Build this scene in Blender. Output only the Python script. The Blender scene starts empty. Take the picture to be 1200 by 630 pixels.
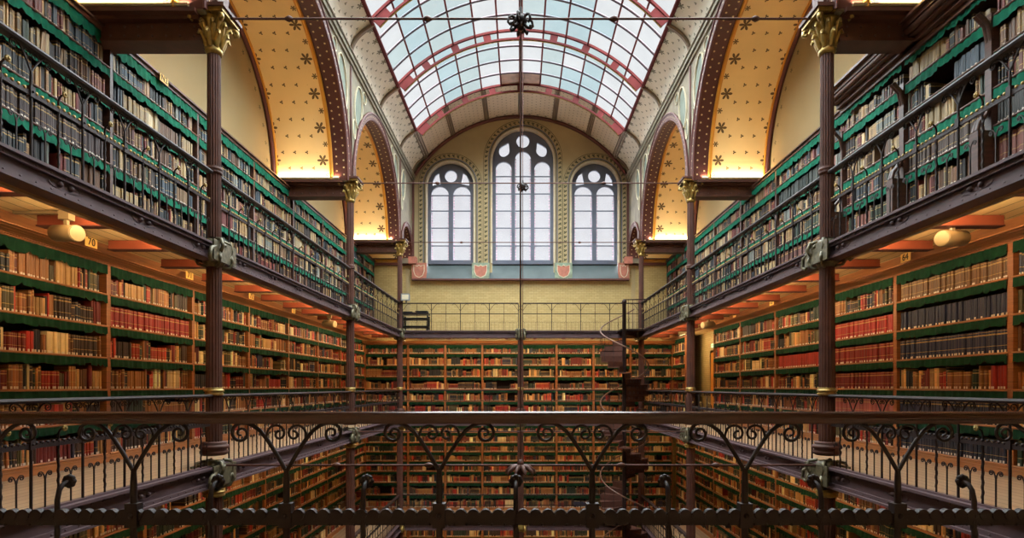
import bpy, math, random
from math import sin, cos, pi, sqrt, atan2, radians, floor
from mathutils import Vector, Matrix

# ------------------------------------------------------------------ camera, sky, daylight, exposure
E = 8.95                      # eye height above the ground floor; all heights below are given relative to the eye
scene = bpy.context.scene
COL = scene.collection
cam_d = bpy.data.cameras.new('camera')
cam = bpy.data.objects.new('camera', cam_d); COL.objects.link(cam)
cam.location = (0, 0, E); cam.rotation_euler = (pi/2, 0, 0)
cam_d.sensor_width = 36.0; cam_d.lens = 36.0*680/1200
cam_d.shift_x = -10/1200; cam_d.shift_y = (453-315)/1200
cam_d.clip_start = 0.05; cam_d.clip_end = 200
scene.camera = cam

world = bpy.data.worlds.new('overcast_sky'); scene.world = world; world.use_nodes = True
bgn = world.node_tree.nodes['Background']
bgn.inputs[0].default_value = (0.94, 0.97, 1.0, 1); bgn.inputs[1].default_value = 0.5

def sun(name, rot, strength, angle, col):
    l = bpy.data.lights.new(name, 'SUN'); l.energy = strength; l.angle = radians(angle); l.color = col
    o = bpy.data.objects.new(name, l); COL.objects.link(o); o.rotation_euler = rot; o.location = (0, 10, 30)
sun('daylight_overhead', (0, 0, 0), 23, 130, (0.95, 0.97, 1.0))
sun('daylight_gable', (radians(-78), 0, 0), 7, 100, (0.95, 0.97, 1.0))

scene.view_settings.view_transform = 'Standard'
scene.view_settings.look = 'None'
scene.view_settings.gamma = 1
scene.view_settings.use_curve_mapping = False
scene.view_settings.exposure = 1.0

WARM = (1.0, 0.72, 0.40); GOLD = (1.0, 0.82, 0.56)
P_CASE = 78; P_BACK = 88; P_NICHE = 16; P_LOW = 42

def area_light(name, loc, rot, sx, sy, power, col, parent=None, spread=None):
    l = bpy.data.lights.new(name, 'AREA'); l.shape = 'RECTANGLE'; l.size = sx; l.size_y = sy
    l.energy = power; l.color = col
    if spread: l.spread = radians(spread)
    o = bpy.data.objects.new(name, l); COL.objects.link(o)
    o.location = loc; o.rotation_euler = rot
    if parent: o.parent = parent
    return o

# ------------------------------------------------------------------ materials
def srgb(r, g, b):
    f = lambda c: (c/255/12.92) if c/255 <= 0.04045 else ((c/255+0.055)/1.055)**2.4
    return (f(r), f(g), f(b), 1)

class NT:
    """short-hand for building node trees"""
    def __init__(s, name):
        s.m = bpy.data.materials.new(name); s.m.use_nodes = True
        s.t = s.m.node_tree; s.b = s.t.nodes['Principled BSDF']; s.out = s.t.nodes['Material Output']
    def n(s, kind, **kw):
        x = s.t.nodes.new(kind)
        for k, v in kw.items(): setattr(x, k, v)
        return x
    def put(s, sock, v):
        if hasattr(v, 'links') or isinstance(v, bpy.types.NodeSocket): s.t.links.new(v, sock)
        else: sock.default_value = v
    def M(s, op, a, b=0.0, c=0.0):
        x = s.n('ShaderNodeMath', operation=op); s.put(x.inputs[0], a); s.put(x.inputs[1], b)
        if op in ('MULTIPLY_ADD', 'COMPARE'): s.put(x.inputs[2], c)
        return x.outputs[0]
    def mix(s, f, a, b):
        x = s.n('ShaderNodeMix', data_type='RGBA'); s.put(x.inputs[0], f); s.put(x.inputs[6], a); s.put(x.inputs[7], b)
        return x.outputs[2]
    def noise(s, scale, detail=3, coord=None):
        x = s.n('ShaderNodeTexNoise'); x.inputs['Scale'].default_value = scale; x.inputs['Detail'].default_value = detail
        if coord is not None: s.t.links.new(coord, x.inputs['Vector'])
        return x.outputs[0]
    def coord(s, which='Object'): return s.n('ShaderNodeTexCoord').outputs[which]

def mat(name, col, rough=0.6, metal=0.0, var=0.18, scale=6.0, spec=0.5, bump=0.0, stretch=None):
    k = NT(name); base = srgb(*col)
    co = k.coord()
    if stretch:
        mp = k.n('ShaderNodeMapping'); mp.inputs['Scale'].default_value = stretch
        k.t.links.new(co, mp.inputs['Vector']); co = mp.outputs[0]
    nz = k.noise(scale, 4, co)
    dark = tuple(c*(1-var) for c in base[:3])+(1,); lite = tuple(min(1, c*(1+var)) for c in base[:3])+(1,)
    rr = k.n('ShaderNodeMapRange'); rr.inputs[1].default_value = .3; rr.inputs[2].default_value = .7
    k.t.links.new(nz, rr.inputs[0])
    k.put(k.b.inputs['Base Color'], k.mix(rr.outputs[0], dark, lite))
    k.b.inputs['Roughness'].default_value = rough; k.b.inputs['Metallic'].default_value = metal
    k.b.inputs['Specular IOR Level'].default_value = spec
    if bump:
        bp = k.n('ShaderNodeBump'); bp.inputs['Strength'].default_value = bump; bp.inputs['Distance'].default_value = .01
        k.t.links.new(nz, bp.inputs['Height']); k.t.links.new(bp.outputs[0], k.b.inputs['Normal'])
    return k.m

def stencil(name, base, ink, edges, usize, vper, star=.16, dot=.035, uper=.36, rough=.75, edge_ink=None):
    """wall painting: large six-leaved stars along the borders, small trefoils in a staggered grid (UV in metres)"""
    k = NT(name); uv = k.n('ShaderNodeUVMap').outputs[0]
    sp = k.n('ShaderNodeSeparateXYZ'); k.t.links.new(uv, sp.inputs[0]); u, v = sp.outputs[0], sp.outputs[1]
    M = k.M
    def flower(cx, cy, size, lobes):
        r = M('SQRT', M('ADD', M('MULTIPLY', cx, cx), M('MULTIPLY', cy, cy)))
        th = M('ARCTAN2', cy, cx)
        lob = M('ABSOLUTE', M('COSINE', M('MULTIPLY', th, lobes/2)))
        return M('LESS_THAN', r, M('MULTIPLY', M('MULTIPLY_ADD', lob, .85, .15), size))
    def cell(x, per, off): return M('MULTIPLY', M('SUBTRACT', M('FRACT', M('ADD', M('DIVIDE', x, per), off)), .5), per)
    tot = None
    for eu in edges:
        for (vo, sz, du) in ((.5, star, 0), (0, star*.5, 0.12 if eu < usize/2 else -0.12)):
            f = flower(M('SUBTRACT', u, eu-du*0.8 if sz < star else eu), cell(v, vper, vo), sz, 6)
            tot = f if tot is None else M('MAXIMUM', tot, f)
    if dot:
        row = M('FLOOR', M('DIVIDE', v, vper*.5)); par = M('MULTIPLY', M('MODULO', M('ABSOLUTE', row), 2.0), .5)
        cu = M('MULTIPLY', M('SUBTRACT', M('FRACT', M('ADD', M('DIVIDE', u, uper), par)), .5), uper)
        f = flower(cu, cell(v, vper*.5, 0), dot, 3)
        inside = M('MULTIPLY', M('GREATER_THAN', u, edges[0]+star*.9 if edges else 0), M('LESS_THAN', u, edges[-1]-star*.9 if edges else 99))
        tot2 = M('MULTIPLY', f, inside)
        tot = tot2 if tot is None else M('MAXIMUM', tot, tot2)
    nz = k.noise(1.3, 5, k.coord())
    b = srgb(*base); paper = k.mix(nz, tuple(c*.86 for c in b[:3])+(1,), tuple(min(1, c*1.12) for c in b[:3])+(1,))
    k.put(k.b.inputs['Base Color'], k.mix(tot, paper, srgb(*ink)))
    k.b.inputs['Roughness'].default_value = rough
    return k.m

def brick(name, c1, c2, mortar, sx=.22, sz=.075, rough=.35):
    k = NT(name); uv = k.n('ShaderNodeUVMap').outputs[0]
    x = k.n('ShaderNodeTexBrick'); k.t.links.new(uv, x.inputs['Vector'])
    x.inputs['Color1'].default_value = srgb(*c1); x.inputs['Color2'].default_value = srgb(*c2); x.inputs['Mortar'].default_value = srgb(*mortar)
    x.inputs['Scale'].default_value = 1; x.inputs['Brick Width'].default_value = sx; x.inputs['Row Height'].default_value = sz
    x.inputs['Mortar Size'].default_value = .006; x.inputs['Mortar Smooth'].default_value = .3
    k.put(k.b.inputs['Base Color'], x.outputs[0]); k.b.inputs['Roughness'].default_value = rough
    return k.m

def planks(name, c1, c2, width=.14, axis=1, rough=.6):
    k = NT(name); co = k.coord(); sp = k.n('ShaderNodeSeparateXYZ'); k.t.links.new(co, sp.inputs[0])
    a = k.M('DIVIDE', sp.outputs[0 if axis == 1 else 1], width)
    wn = k.n('ShaderNodeTexWhiteNoise', noise_dimensions='1D'); k.t.links.new(k.M('FLOOR', a), wn.inputs['W'])
    mp = k.n('ShaderNodeMapping'); mp.inputs['Scale'].default_value = (5, .5, 1) if axis == 1 else (.5, 5, 1)
    k.t.links.new(co, mp.inputs['Vector'])
    g = k.noise(2.2, 6, mp.outputs[0])
    f = k.M('ADD', k.M('MULTIPLY', wn.outputs[0], .35), k.M('MULTIPLY', g, .65))
    col = k.mix(f, srgb(*c1), srgb(*c2))
    gap = k.M('MULTIPLY', k.M('LESS_THAN', k.M('FRACT', a), .10), .6)
    k.put(k.b.inputs['Base Color'], k.mix(gap, col, srgb(*(int(c*.35) for c in c1)))); k.b.inputs['Roughness'].default_value = rough
    return k.m

def dotted_band(name, base, dotc, per=.16, rad=.035):
    k = NT(name); uv = k.n('ShaderNodeUVMap').outputs[0]
    sp = k.n('ShaderNodeSeparateXYZ'); k.t.links.new(uv, sp.inputs[0]); M = k.M
    def d(off, uc, r):
        cy = M('MULTIPLY', M('SUBTRACT', M('FRACT', M('ADD', M('DIVIDE', sp.outputs[1], per), off)), .5), per)
        cx = M('SUBTRACT', sp.outputs[0], uc)
        return M('LESS_THAN', M('SQRT', M('ADD', M('MULTIPLY', cx, cx), M('MULTIPLY', cy, cy))), r)
    f = M('MAXIMUM', d(.5, .12, rad*.8), d(0, .29, rad*.8))
    k.put(k.b.inputs['Base Color'], k.mix(f, srgb(*base), srgb(*dotc))); k.b.inputs['Roughness'].default_value = .6
    return k.m

def book_mat():
    k = NT('book_cloth')
    a = k.n('ShaderNodeAttribute', attribute_name='Col'); v = k.n('ShaderNodeAttribute', attribute_name='vv').outputs['Fac']
    M = k.M
    band = M('ADD', M('COMPARE', v, .80, .03), M('COMPARE', v, .30, .012)); band = M('ADD', band, M('COMPARE', v, .93, .01))
    on = M('MULTIPLY', M('MINIMUM', band, 1.0), a.outputs['Alpha'])
    nz = k.noise(9, 3, k.coord())
    rr = k.n('ShaderNodeMapRange'); rr.inputs[3].default_value = .78; rr.inputs[4].default_value = 1.15; k.t.links.new(nz, rr.inputs[0])
    hsv = k.n('ShaderNodeHueSaturation'); k.put(hsv.inputs['Value'], rr.outputs[0]); k.put(hsv.inputs['Color'], a.outputs['Color'])
    k.put(k.b.inputs['Base Color'], k.mix(M('MULTIPLY', on, .75), hsv.outputs[0], srgb(196, 160, 92)))
    k.b.inputs['Roughness'].default_value = .5
    return k.m

def glass(name, tint, haze=.10):
    """lightly frosted daylight glass"""
    k = NT(name); tr = k.n('ShaderNodeBsdfTransparent'); 
    nz = k.noise(.9, 3, k.coord())
    t2 = tuple(min(1, c*1.25+.05) for c in tint[:3])+(1,)
    k.put(tr.inputs[0], k.mix(nz, tint, t2))
    k.b.inputs['Base Color'].default_value = (.8, .85, .85, 1); k.b.inputs['Roughness'].default_value = .25
    mx = k.n('ShaderNodeMixShader'); mx.inputs[0].default_value = haze
    k.t.links.new(tr.outputs[0], mx.inputs[1]); k.t.links.new(k.b.outputs[0], mx.inputs[2]); k.t.links.new(mx.outputs[0], k.out.inputs[0])
    return k.m

def lamp_mat(name, col, s):
    k = NT(name); k.b.inputs['Base Color'].default_value = (*col, 1); k.b.inputs['Emission Color'].default_value = (*col, 1)
    k.b.inputs['Emission Strength'].default_value = s; return k.m

m_iron = mat('aubergine_iron_paint', (80, 48, 38), .6, 0, .2, 5, spec=.3)
m_girder = mat('mauve_girder_paint', (82, 62, 64), .6, 0, .15, 4, spec=.3)
m_rail = mat('dark_brown_iron', (38, 22, 19), .6, 0, .15, 8, spec=.3)
m_hand = mat('worn_brown_handrail', (72, 43, 35), .24, .1, .10, 14, stretch=(1, 8, 8))
m_gilt = mat('aged_gilding', (158, 130, 70), .38, .6, .35, 14)
m_green_cap = mat('green_gilt_iron', (96, 88, 66), .5, .3, .5, 18)
m_red = mat('red_oxide_beam', (150, 76, 52), .5, .05, .18, 3)
m_redbrown = mat('red_brown_truss', (96, 46, 46), .85, 0, .15, 3, spec=.08)
m_bar = mat('grey_violet_glazing_bar', (70, 56, 64), .5, .1, .12, 3)
m_band = dotted_band('maroon_arch_band', (78, 32, 22), (206, 176, 130), per=.18, rad=.026)
m_goldline = mat('ochre_arch_line', (206, 140, 44), .5, .1, .1, 4)
m_wood = mat('warm_oak', (146, 88, 44), .5, 0, .3, 3, stretch=(1, 1, 14), bump=.1)
m_woodh = mat('warm_oak_horizontal', (154, 98, 52), .5, 0, .22, 3, stretch=(.5, 6, 6))
m_woody = mat('oak_fascia', (158, 98, 50), .5, 0, .22, 3, stretch=(14, .6, 14))
m_dwood = mat('dark_walnut', (72, 44, 34), .45, 0, .3, 3, stretch=(1, 1, 12))
m_dwoodh = mat('dark_walnut_horizontal', (84, 54, 42), .45, 0, .3, 3, stretch=(1, 12, 12))
m_inside = mat('dark_wood_case_back', (34, 22, 16), .8)  # dark wood back panels of the bookcases
m_green = mat('emerald_felt', (6, 90, 66), .85, 0, .3, 7, .2)
m_green2 = mat('shaded_emerald_felt', (14, 54, 32), .85, 0, .3, 7, .2)  # same valance felt, shade under the galleries put into its colour
m_plaster = mat('cream_plaster', (156, 134, 94), .85, 0, .06, .8)
m_soffit = stencil('gilded_stencilled_vault', (232, 198, 138), (96, 70, 34), (.22, 1.45), 1.67, .78, star=.145, dot=.046, uper=.31)
m_coffer = stencil('stone_grey_stencilled_vault', (236, 228, 210), (120, 116, 92), (.12, .95), 1.0, .5, star=.11, dot=.045, uper=.25)
m_coffer2 = stencil('stencilled_end_vault', (226, 208, 184), (130, 112, 88), (.10, 2.4), 2.5, .34, star=.06, dot=.03, uper=.22)
m_gable = mat('ochre_gable_paint', (166, 146, 106), .8, 0, .1, 1.2)
m_spandrel = mat('grey_green_spandrel_paint', (126, 116, 96), .8, 0, .25, 2.4)
m_outline = mat('pale_outline_paint', (206, 196, 168), .8, 0, .1)
m_sage = mat('sage_roundel_paint', (104, 112, 98), .8, 0, .2, 5)
m_leaf = mat('olive_stencil_paint', (74, 70, 42), .8)
m_brickw = brick('glazed_yellow_brick', (184, 162, 110), (172, 150, 98), (144, 122, 80))
m_teal = mat('slate_teal_sill', (70, 82, 82), .6, 0, .15, 2)
m_stone = mat('blue_grey_tracery', (88, 92, 106), .6, 0, .12, 3)
m_reveal = mat('pale_reveal_paint', (190, 176, 150), .8, 0, .12, 8)
m_maroon = mat('maroon_trim_paint', (92, 46, 40), .6, 0, .15, 3)
m_shield = mat('rose_shield_paint', (168, 104, 84), .7, 0, .2, 6)
m_shield2 = mat('mint_shield_paint', (128, 140, 118), .7, 0, .3, 6)
m_pinkdash = mat('pink_leaded_border', (196, 150, 170), .5, 0, .4, 9)
m_floor = planks('gallery_planks', (142, 112, 84), (176, 146, 112), .16)
m_ceil = planks('ceiling_boards', (220, 186, 124), (236, 206, 148), .2)
m_ground = planks('parquet', (96, 66, 42), (126, 90, 60), .12)
m_book = book_mat()
m_tag = mat('white_shelfmark', (226, 214, 196), .7, 0, .06)
m_plate = mat('cream_number_plate', (224, 180, 96), .6, 0, .05)
m_ink = mat('black_numeral', (26, 18, 14), .6, 0, .05)
m_lampbody = mat('cream_spotlight_enamel', (136, 116, 84), .4, 0, .04)
m_black = mat('black_trolley_paint', (22, 22, 24), .4, .1, .1)
m_grey = mat('grey_metal', (128, 132, 138), .4, .3, .1)
m_doorp = mat('ochre_door_paint', (226, 168, 84), .55, 0, .1, 3)
m_glass_w = glass('white_daylight_glass', (.76, .77, .76, 1), .05)
m_glass_c = glass('pale_cyan_glass', (.50, .64, .66, 1), .06)
m_glass_g = glass('grey_green_glass', (.56, .66, .65, 1), .06)
m_glass_v = glass('whitened_window_glass', (.72, .70, .72, 1), .08)
m_brownpane = mat('brown_ridge_board', (200, 172, 160), .6)
m_lamp = lamp_mat('glowing_lamp_strip', (1.0, .78, .42), 3.0)
m_exit = lamp_mat('lit_exit_sign', (.35, .8, .45), .8)

# ------------------------------------------------------------------ mesh builder
class MB:
    def __init__(s): s.v = []; s.f = []; s.m = []; s.uv = {}; s.sm = []
    def face(s, pts, mi=0, uv=None, smooth=False):
        b = len(s.v); s.v += [tuple(p) for p in pts]; s.f.append(tuple(range(b, b+len(pts)))); s.m.append(mi); s.sm.append(smooth)
        if uv: s.uv[len(s.f)-1] = uv
        return s
    def add(s, vs, fs, mi=0, smooth=False):
        b = len(s.v); s.v += [tuple(p) for p in vs]
        for f in fs: s.f.append(tuple(i+b for i in f)); s.m.append(mi); s.sm.append(smooth)
        return s
    def box(s, x0, x1, y0, y1, z0, z1, mi=0):
        vs = [(x0, y0, z0), (x1, y0, z0), (x1, y1, z0), (x0, y1, z0), (x0, y0, z1), (x1, y0, z1), (x1, y1, z1), (x0, y1, z1)]
        return s.add(vs, [(0, 3, 2, 1), (4, 5, 6, 7), (0, 1, 5, 4), (1, 2, 6, 5), (2, 3, 7, 6), (3, 0, 4, 7)], mi)
    def tube(s, pts, r, n=6, mi=0, closed=False, flat=1.0):
        pts = [Vector(p) for p in pts]; N = len(pts); vs = []; up = None
        for i, p in enumerate(pts):
            a = pts[(i-1) % N] if (i or closed) else p; b = pts[(i+1) % N] if (i < N-1 or closed) else p
            t = (b-a).normalized() if (b-a).length > 1e-9 else Vector((0, 0, 1))
            if up is None: up = Vector((0, 1, 0)) if abs(t.y) < .9 else Vector((1, 0, 0))
            side = t.cross(up).normalized(); up2 = side.cross(t).normalized(); up = up2
            rr = r[i] if isinstance(r, (list, tuple)) else r
            for k in range(n):
                th = 2*pi*k/n + pi/n; vs.append(p + side*(cos(th)*rr) + up2*(sin(th)*rr*flat))
        fs = []
        for i in range(N if closed else N-1):
            j = (i+1) % N
            for k in range(n): fs.append((i*n+k, i*n+(k+1) % n, j*n+(k+1) % n, j*n+k))
        s.add(vs, fs, mi, n > 4)
        if not closed: s.add([vs[k] for k in range(n)]+[vs[(N-1)*n+k] for k in range(n)], [tuple(range(n))[::-1], tuple(range(n, 2*n))], mi)
        return s
    def lathe(s, prof, n=16, cx=0, cy=0, mi=0, flute=0, amp=0):
        vs = []
        for (r, z) in prof:
            for k in range(n):
                th = 2*pi*k/n; q = r*(1-(amp if (flute and k % 2) else 0)); vs.append((cx+q*cos(th), cy+q*sin(th), z))
        fs = []
        for i in range(len(prof)-1):
            for k in range(n): fs.append((i*n+k, i*n+(k+1) % n, (i+1)*n+(k+1) % n, (i+1)*n+k))
        fs += [tuple(range(n))[::-1], tuple(range((len(prof)-1)*n, len(prof)*n))]
        return s.add(vs, fs, mi, not flute)
    def ball(s, c, r, n=8, m=5, mi=0, sq=(1, 1, 1)):
        vs = [(c[0], c[1], c[2]-r*sq[2])]
        for i in range(1, m):
            a = -pi/2+pi*i/m
            for k in range(n): vs.append((c[0]+r*sq[0]*cos(a)*cos(2*pi*k/n), c[1]+r*sq[1]*cos(a)*sin(2*pi*k/n), c[2]+r*sq[2]*sin(a)))
        vs.append((c[0], c[1], c[2]+r*sq[2])); t = len(vs)-1; fs = []
        for k in range(n):
            fs.append((0, 1+(k+1) % n, 1+k)); fs.append((t, 1+(m-2)*n+k, 1+(m-2)*n+(k+1) % n))
            for i in range(m-2): fs.append((1+i*n+k, 1+i*n+(k+1) % n, 1+(i+1)*n+(k+1) % n, 1+(i+1)*n+k))
        return s.add(vs, fs, mi, True)
    def disc_y(s, cx, cz, r, y0, y1, n=12, mi=0):
        vs = [(cx+r*cos(2*pi*k/n), y0, cz+r*sin(2*pi*k/n)) for k in range(n)]+[(cx+r*cos(2*pi*k/n), y1, cz+r*sin(2*pi*k/n)) for k in range(n)]
        fs = [tuple(range(n)), tuple(range(n, 2*n))[::-1]]+[(k, k+n, (k+1) % n+n, (k+1) % n) for k in range(n)]
        return s.add(vs, fs, mi)
    def mesh(s, name, mats):
        me = bpy.data.meshes.new(name); me.from_pydata(s.v, [], s.f)
        for m in (mats if isinstance(mats, (list, tuple)) else [mats]): me.materials.append(m)
        me.polygons.foreach_set('material_index', s.m); me.polygons.foreach_set('use_smooth', s.sm)
        if s.uv:
            L = me.uv_layers.new(name='UVMap').data
            for fi, uvs in s.uv.items():
                st = me.polygons[fi].loop_start
                for i, q in enumerate(uvs): L[st+i].uv = q
        me.update(); return me
    def build(s, name, mats, parent=None, loc=None, rot=0):
        return link(name, s.mesh(name, mats), parent, loc, rot)

def link(name, data, parent=None, loc=None, rot=0):
    o = bpy.data.objects.new(name, data); COL.objects.link(o)
    if parent: o.parent = parent; o.location = loc or (0, 0, 0)
    else:
        l = loc or (0, 0, 0); o.location = (l[0], l[1], l[2]+E)
    o.rotation_euler = (0, 0, rot)
    return o
def root(name, label, cat, loc=(0, 0, 0), rot=0, group=None):
    o = bpy.data.objects.new(name, None); COL.objects.link(o); o.location = (loc[0], loc[1], loc[2]+E); o.rotation_euler = (0, 0, rot)
    o.empty_display_size = .2
    return tag(o, label, cat, group)
def tag(o, label, cat, group=None):
    o['label'] = label; o['category'] = cat
    if group: o['group'] = group
    return o
def struct(o): o['kind'] = 'structure'; return o

# ------------------------------------------------------------------ key measures (metres, relative to the eye)
HW = 4.5                               # half width of the open hall
ZC = [1.70, 8.52, 15.34, 21.63]        # depth of the column rows
ZB = 24.2; ZN = -0.9                   # gable wall, wall behind the camera
F2, F1, F0, FG = 2.08, -1.16, -5.05, -8.95
SP = 5.36; XN = 6.45; XW = 6.95
VR, VC = 5.27, 6.03                    # vault radius and centre height
def vault(a): return (VR*sin(a), VC+VR*cos(a))
A_SIDE = math.asin(HW/VR); A_GL = math.asin(3.9/VR)

# ------------------------------------------------------------------ shell
def plane_uv(mb, P, U, V, mi=0):
    """rectangle from P along U and V with metre UVs"""
    P, U, V = Vector(P), Vector(U), Vector(V); lu, lv = U.length, V.length
    mb.face([P, P+U, P+U+V, P+V], mi, [(0, 0), (lu, 0), (lu, lv), (0, lv)])

def gfloor():
    b = MB(); b.box(-7.2, 7.2, ZN-.2, ZB+.3, FG-.2, FG); struct(b.build('floor', m_ground))
gfloor()
# gallery floors, with board ceilings beneath
for i, (h, t, tag_) in enumerate(((F2, .05, 'upper'), (F1, .06, 'middle'), (F0, .06, 'lower'))):
    for s in (-1, 1):
        b = MB(); x0, x1 = sorted((s*(HW+.06), s*XW)); b.box(x0, x1, ZN, ZB, h-t, h, 0); b.box(x0, x1, ZN, ZB, h-t-.02, h-t-.001, 1)
        struct(b.build('floor_gallery', [m_floor, m_ceil]))
    b = MB(); b.box(-HW-.06, HW+.06, ZC[3]+.06, ZB, h-t, h, 0); b.box(-HW-.06, HW+.06, ZC[3]+.06, ZB, h-t-.02, h-t-.001, 1)
    struct(b.build('floor_gallery', [m_floor, m_ceil]))
b = MB(); b.box(-HW-.06, HW+.06, ZN, 2.36, F1-.06, F1); struct(b.build('floor_gallery', m_floor))

# side walls (brick) below the upper gallery, with the yellow doorway
DY0, DY1 = 19.75, 21.2
for s, nm in ((-1, 'wall_left'), (1, 'wall_right')):
    b = MB(); X = s*XW
    def q(y0, y1, z0, z1):
        plane_uv(b, (X, y0, z0), (0, y1-y0, 0), (0, 0, z1-z0))
    if s < 0: q(ZN, ZB, FG, F2)
    else:
        q(ZN, DY0, FG, F2); q(DY1, ZB, FG, F2); q(DY0, DY1, FG, F1); q(DY0, DY1, 1.25, F2)
    # wall behind the upper bookcases and the tympana of the niches
    b.box(min(s*XN, s*(XN+.5)), max(s*XN, s*(XN+.5)), ZN, ZB, F2, 9.4, 1)
    struct(b.build(nm, [m_brickw, m_plaster]))
b = MB()
b.box(XW, XW+.35, DY0-.08, DY0, F1, 1.33); b.box(XW, XW+.35, DY1, DY1+.08, F1, 1.33); b.box(XW, XW+.35, DY0, DY1, 1.25, 1.33)
d = struct(b.build('door_1', m_doorp))
b = MB(); b.box(XW+.22, XW+.27, DY0, DY1, F1, 1.25)
for k in range(2):
    for (z0, z1) in ((F1+.15, F1+.95), (F1+1.1, 1.1)):
        yy = DY0+.1+k*.68; b.box(XW+.19, XW+.22, yy, yy+.56, z0, z1)
b.build('door_leaf', m_doorp, d)
b = MB(); b.ball((XW+.16, DY0+.7, F1+1.02), .04); b.tube([(XW+.22, DY0+.7, F1+1.02), (XW+.16, DY0+.7, F1+1.02)], .012); b.build('door_handle', m_gilt, d)

# wall behind the camera
b = MB(); b.box(-7.2, 7.2, ZN-.3, ZN, FG, 11.6); struct(b.build('wall_near', m_plaster))

# arcaded walls over the columns
def arches():
    out = []
    for i in range(3):
        y0, y1 = ZC[i]+.27, ZC[i+1]-.27; out.append(((y0+y1)/2, (y1-y0)/2, SP))
    out.append(((ZC[3]+.27+ZB-.25)/2, (ZB-.25-ZC[3]-.27)/2, SP-.05))
    return out
ARCH = arches()
TOPH = VC+VR*cos(A_SIDE)
for s, nm in ((-1, 'wall_arcade_left'), (1, 'wall_arcade_right')):
    b = MB(); X = s*HW; xe = s*(HW+.40)
    for (cy, r, sp) in ARCH:
        N = 40 if r > 2 else 16
        ys = [cy-r*cos(pi*k/N) for k in range(N+1)]; zs = [sp+r*sin(pi*k/N) for k in range(N+1)]
        for k in range(N):
            b.face([(X, ys[k], zs[k]), (X, ys[k+1], zs[k+1]), (X, ys[k+1], TOPH+.1), (X, ys[k], TOPH+.1)])
            b.face([(X, ys[k], zs[k]), (X, ys[k+1], zs[k+1]), (xe, ys[k+1], zs[k+1]), (xe, ys[k], zs[k])])
    for i, z in enumerate(ZC):
        b.box(min(X, xe), max(X, xe), z-.27, z+.27, SP-.02, TOPH+.1)
    b.box(min(X, xe), max(X, xe), ZB-.25, ZB, 5.1, TOPH+.1); b.box(min(X, xe), max(X, xe), ZN, ZC[0]-.2, SP-.02, TOPH+.1)
    w = struct(b.build(nm, m_spandrel))
    # painted outlines of the spandrels: roundels and ovals
    o = MB()
    xr = X-s*.012
    def ring(cy, cz, ry, rz, t=.035, mi=0, tilt=0):
        N = 32; pts = []
        for k in range(N):
            a = 2*pi*k/N; yy = ry*cos(a); zz = rz*sin(a); pts.append((xr, cy+yy*cos(tilt)-zz*sin(tilt), cz+yy*sin(tilt)+zz*cos(tilt)))
        o.tube(pts, t, 4, mi, True, .5)
        o.face([(xr+s*.006, cy+(ry-.07)*cos(2*pi*k/N)*cos(tilt)-(rz-.07)*sin(2*pi*k/N)*sin(tilt), cz+(ry-.07)*cos(2*pi*k/N)*sin(tilt)+(rz-.07)*sin(2*pi*k/N)*cos(tilt)) for k in range(N)], 1)
    for i in (0, 1, 2):
        for d_ in (-1, 1):
            zc = ZC[i+1]+d_*.72 if not (i == 2 and d_ == 1) else ZC[3]+.55
            ring(zc, 7.72, .34, .62, tilt=-d_*.28); ring(ZC[i+1]+d_*.33, 6.95, .12, .26, .022)
            ring(zc+d_*.62, 8.28, .16, .16, .022) if not (i == 2 and d_ == 1) else None
    o.build('painted_roundel', [m_outline, m_sage], w)
    # arch bands and gilt roll mouldings
    for j, (cy, r, sp) in enumerate(ARCH):
        m = MB(); N = 48; x1 = X-s*.05; wb = .16 if r > 2 else .12
        for k in range(N):
            a0, a1 = pi*k/N, pi*(k+1)/N
            P = lambda rr, a, x: (x, cy-rr*cos(a), sp+rr*sin(a))
            m.face([P(r-.02, a0, x1), P(r-.02, a1, x1), P(r+wb, a1, x1), P(r+wb, a0, x1)], 0, [(0, r*a0), (0, r*a1), (.27, r*a1), (.27, r*a0)])
            m.face([P(r+wb, a0, x1), P(r+wb, a1, x1), P(r+wb, a1, X), P(r+wb, a0, X)], 2)
            m.face([P(r-.02, a0, x1), P(r-.02, a1, x1), P(r-.02, a1, xe), P(r-.02, a0, xe)], 0, [(0, r*a0), (0, r*a1), (.42, r*a1), (.42, r*a0)])
        m.tube([(xe, cy-(r-.03)*cos(pi*k/N), sp+(r-.03)*sin(pi*k/N)) for k in range(N+1)], .05, 6, 1); m.tube([(x1+s*.03, cy-(r-.02)*cos(pi*k/N), sp+(r-.02)*sin(pi*k/N)) for k in range(N+1)], .025, 6, 2)
        m.tube([(x1, cy-(r+wb)*cos(pi*k/N), sp+(r+wb)*sin(pi*k/N)) for k in range(N+1)], .03, 6, 2)
        m.build('arch_band', [m_band, m_goldline, m_maroon], w)

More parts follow.
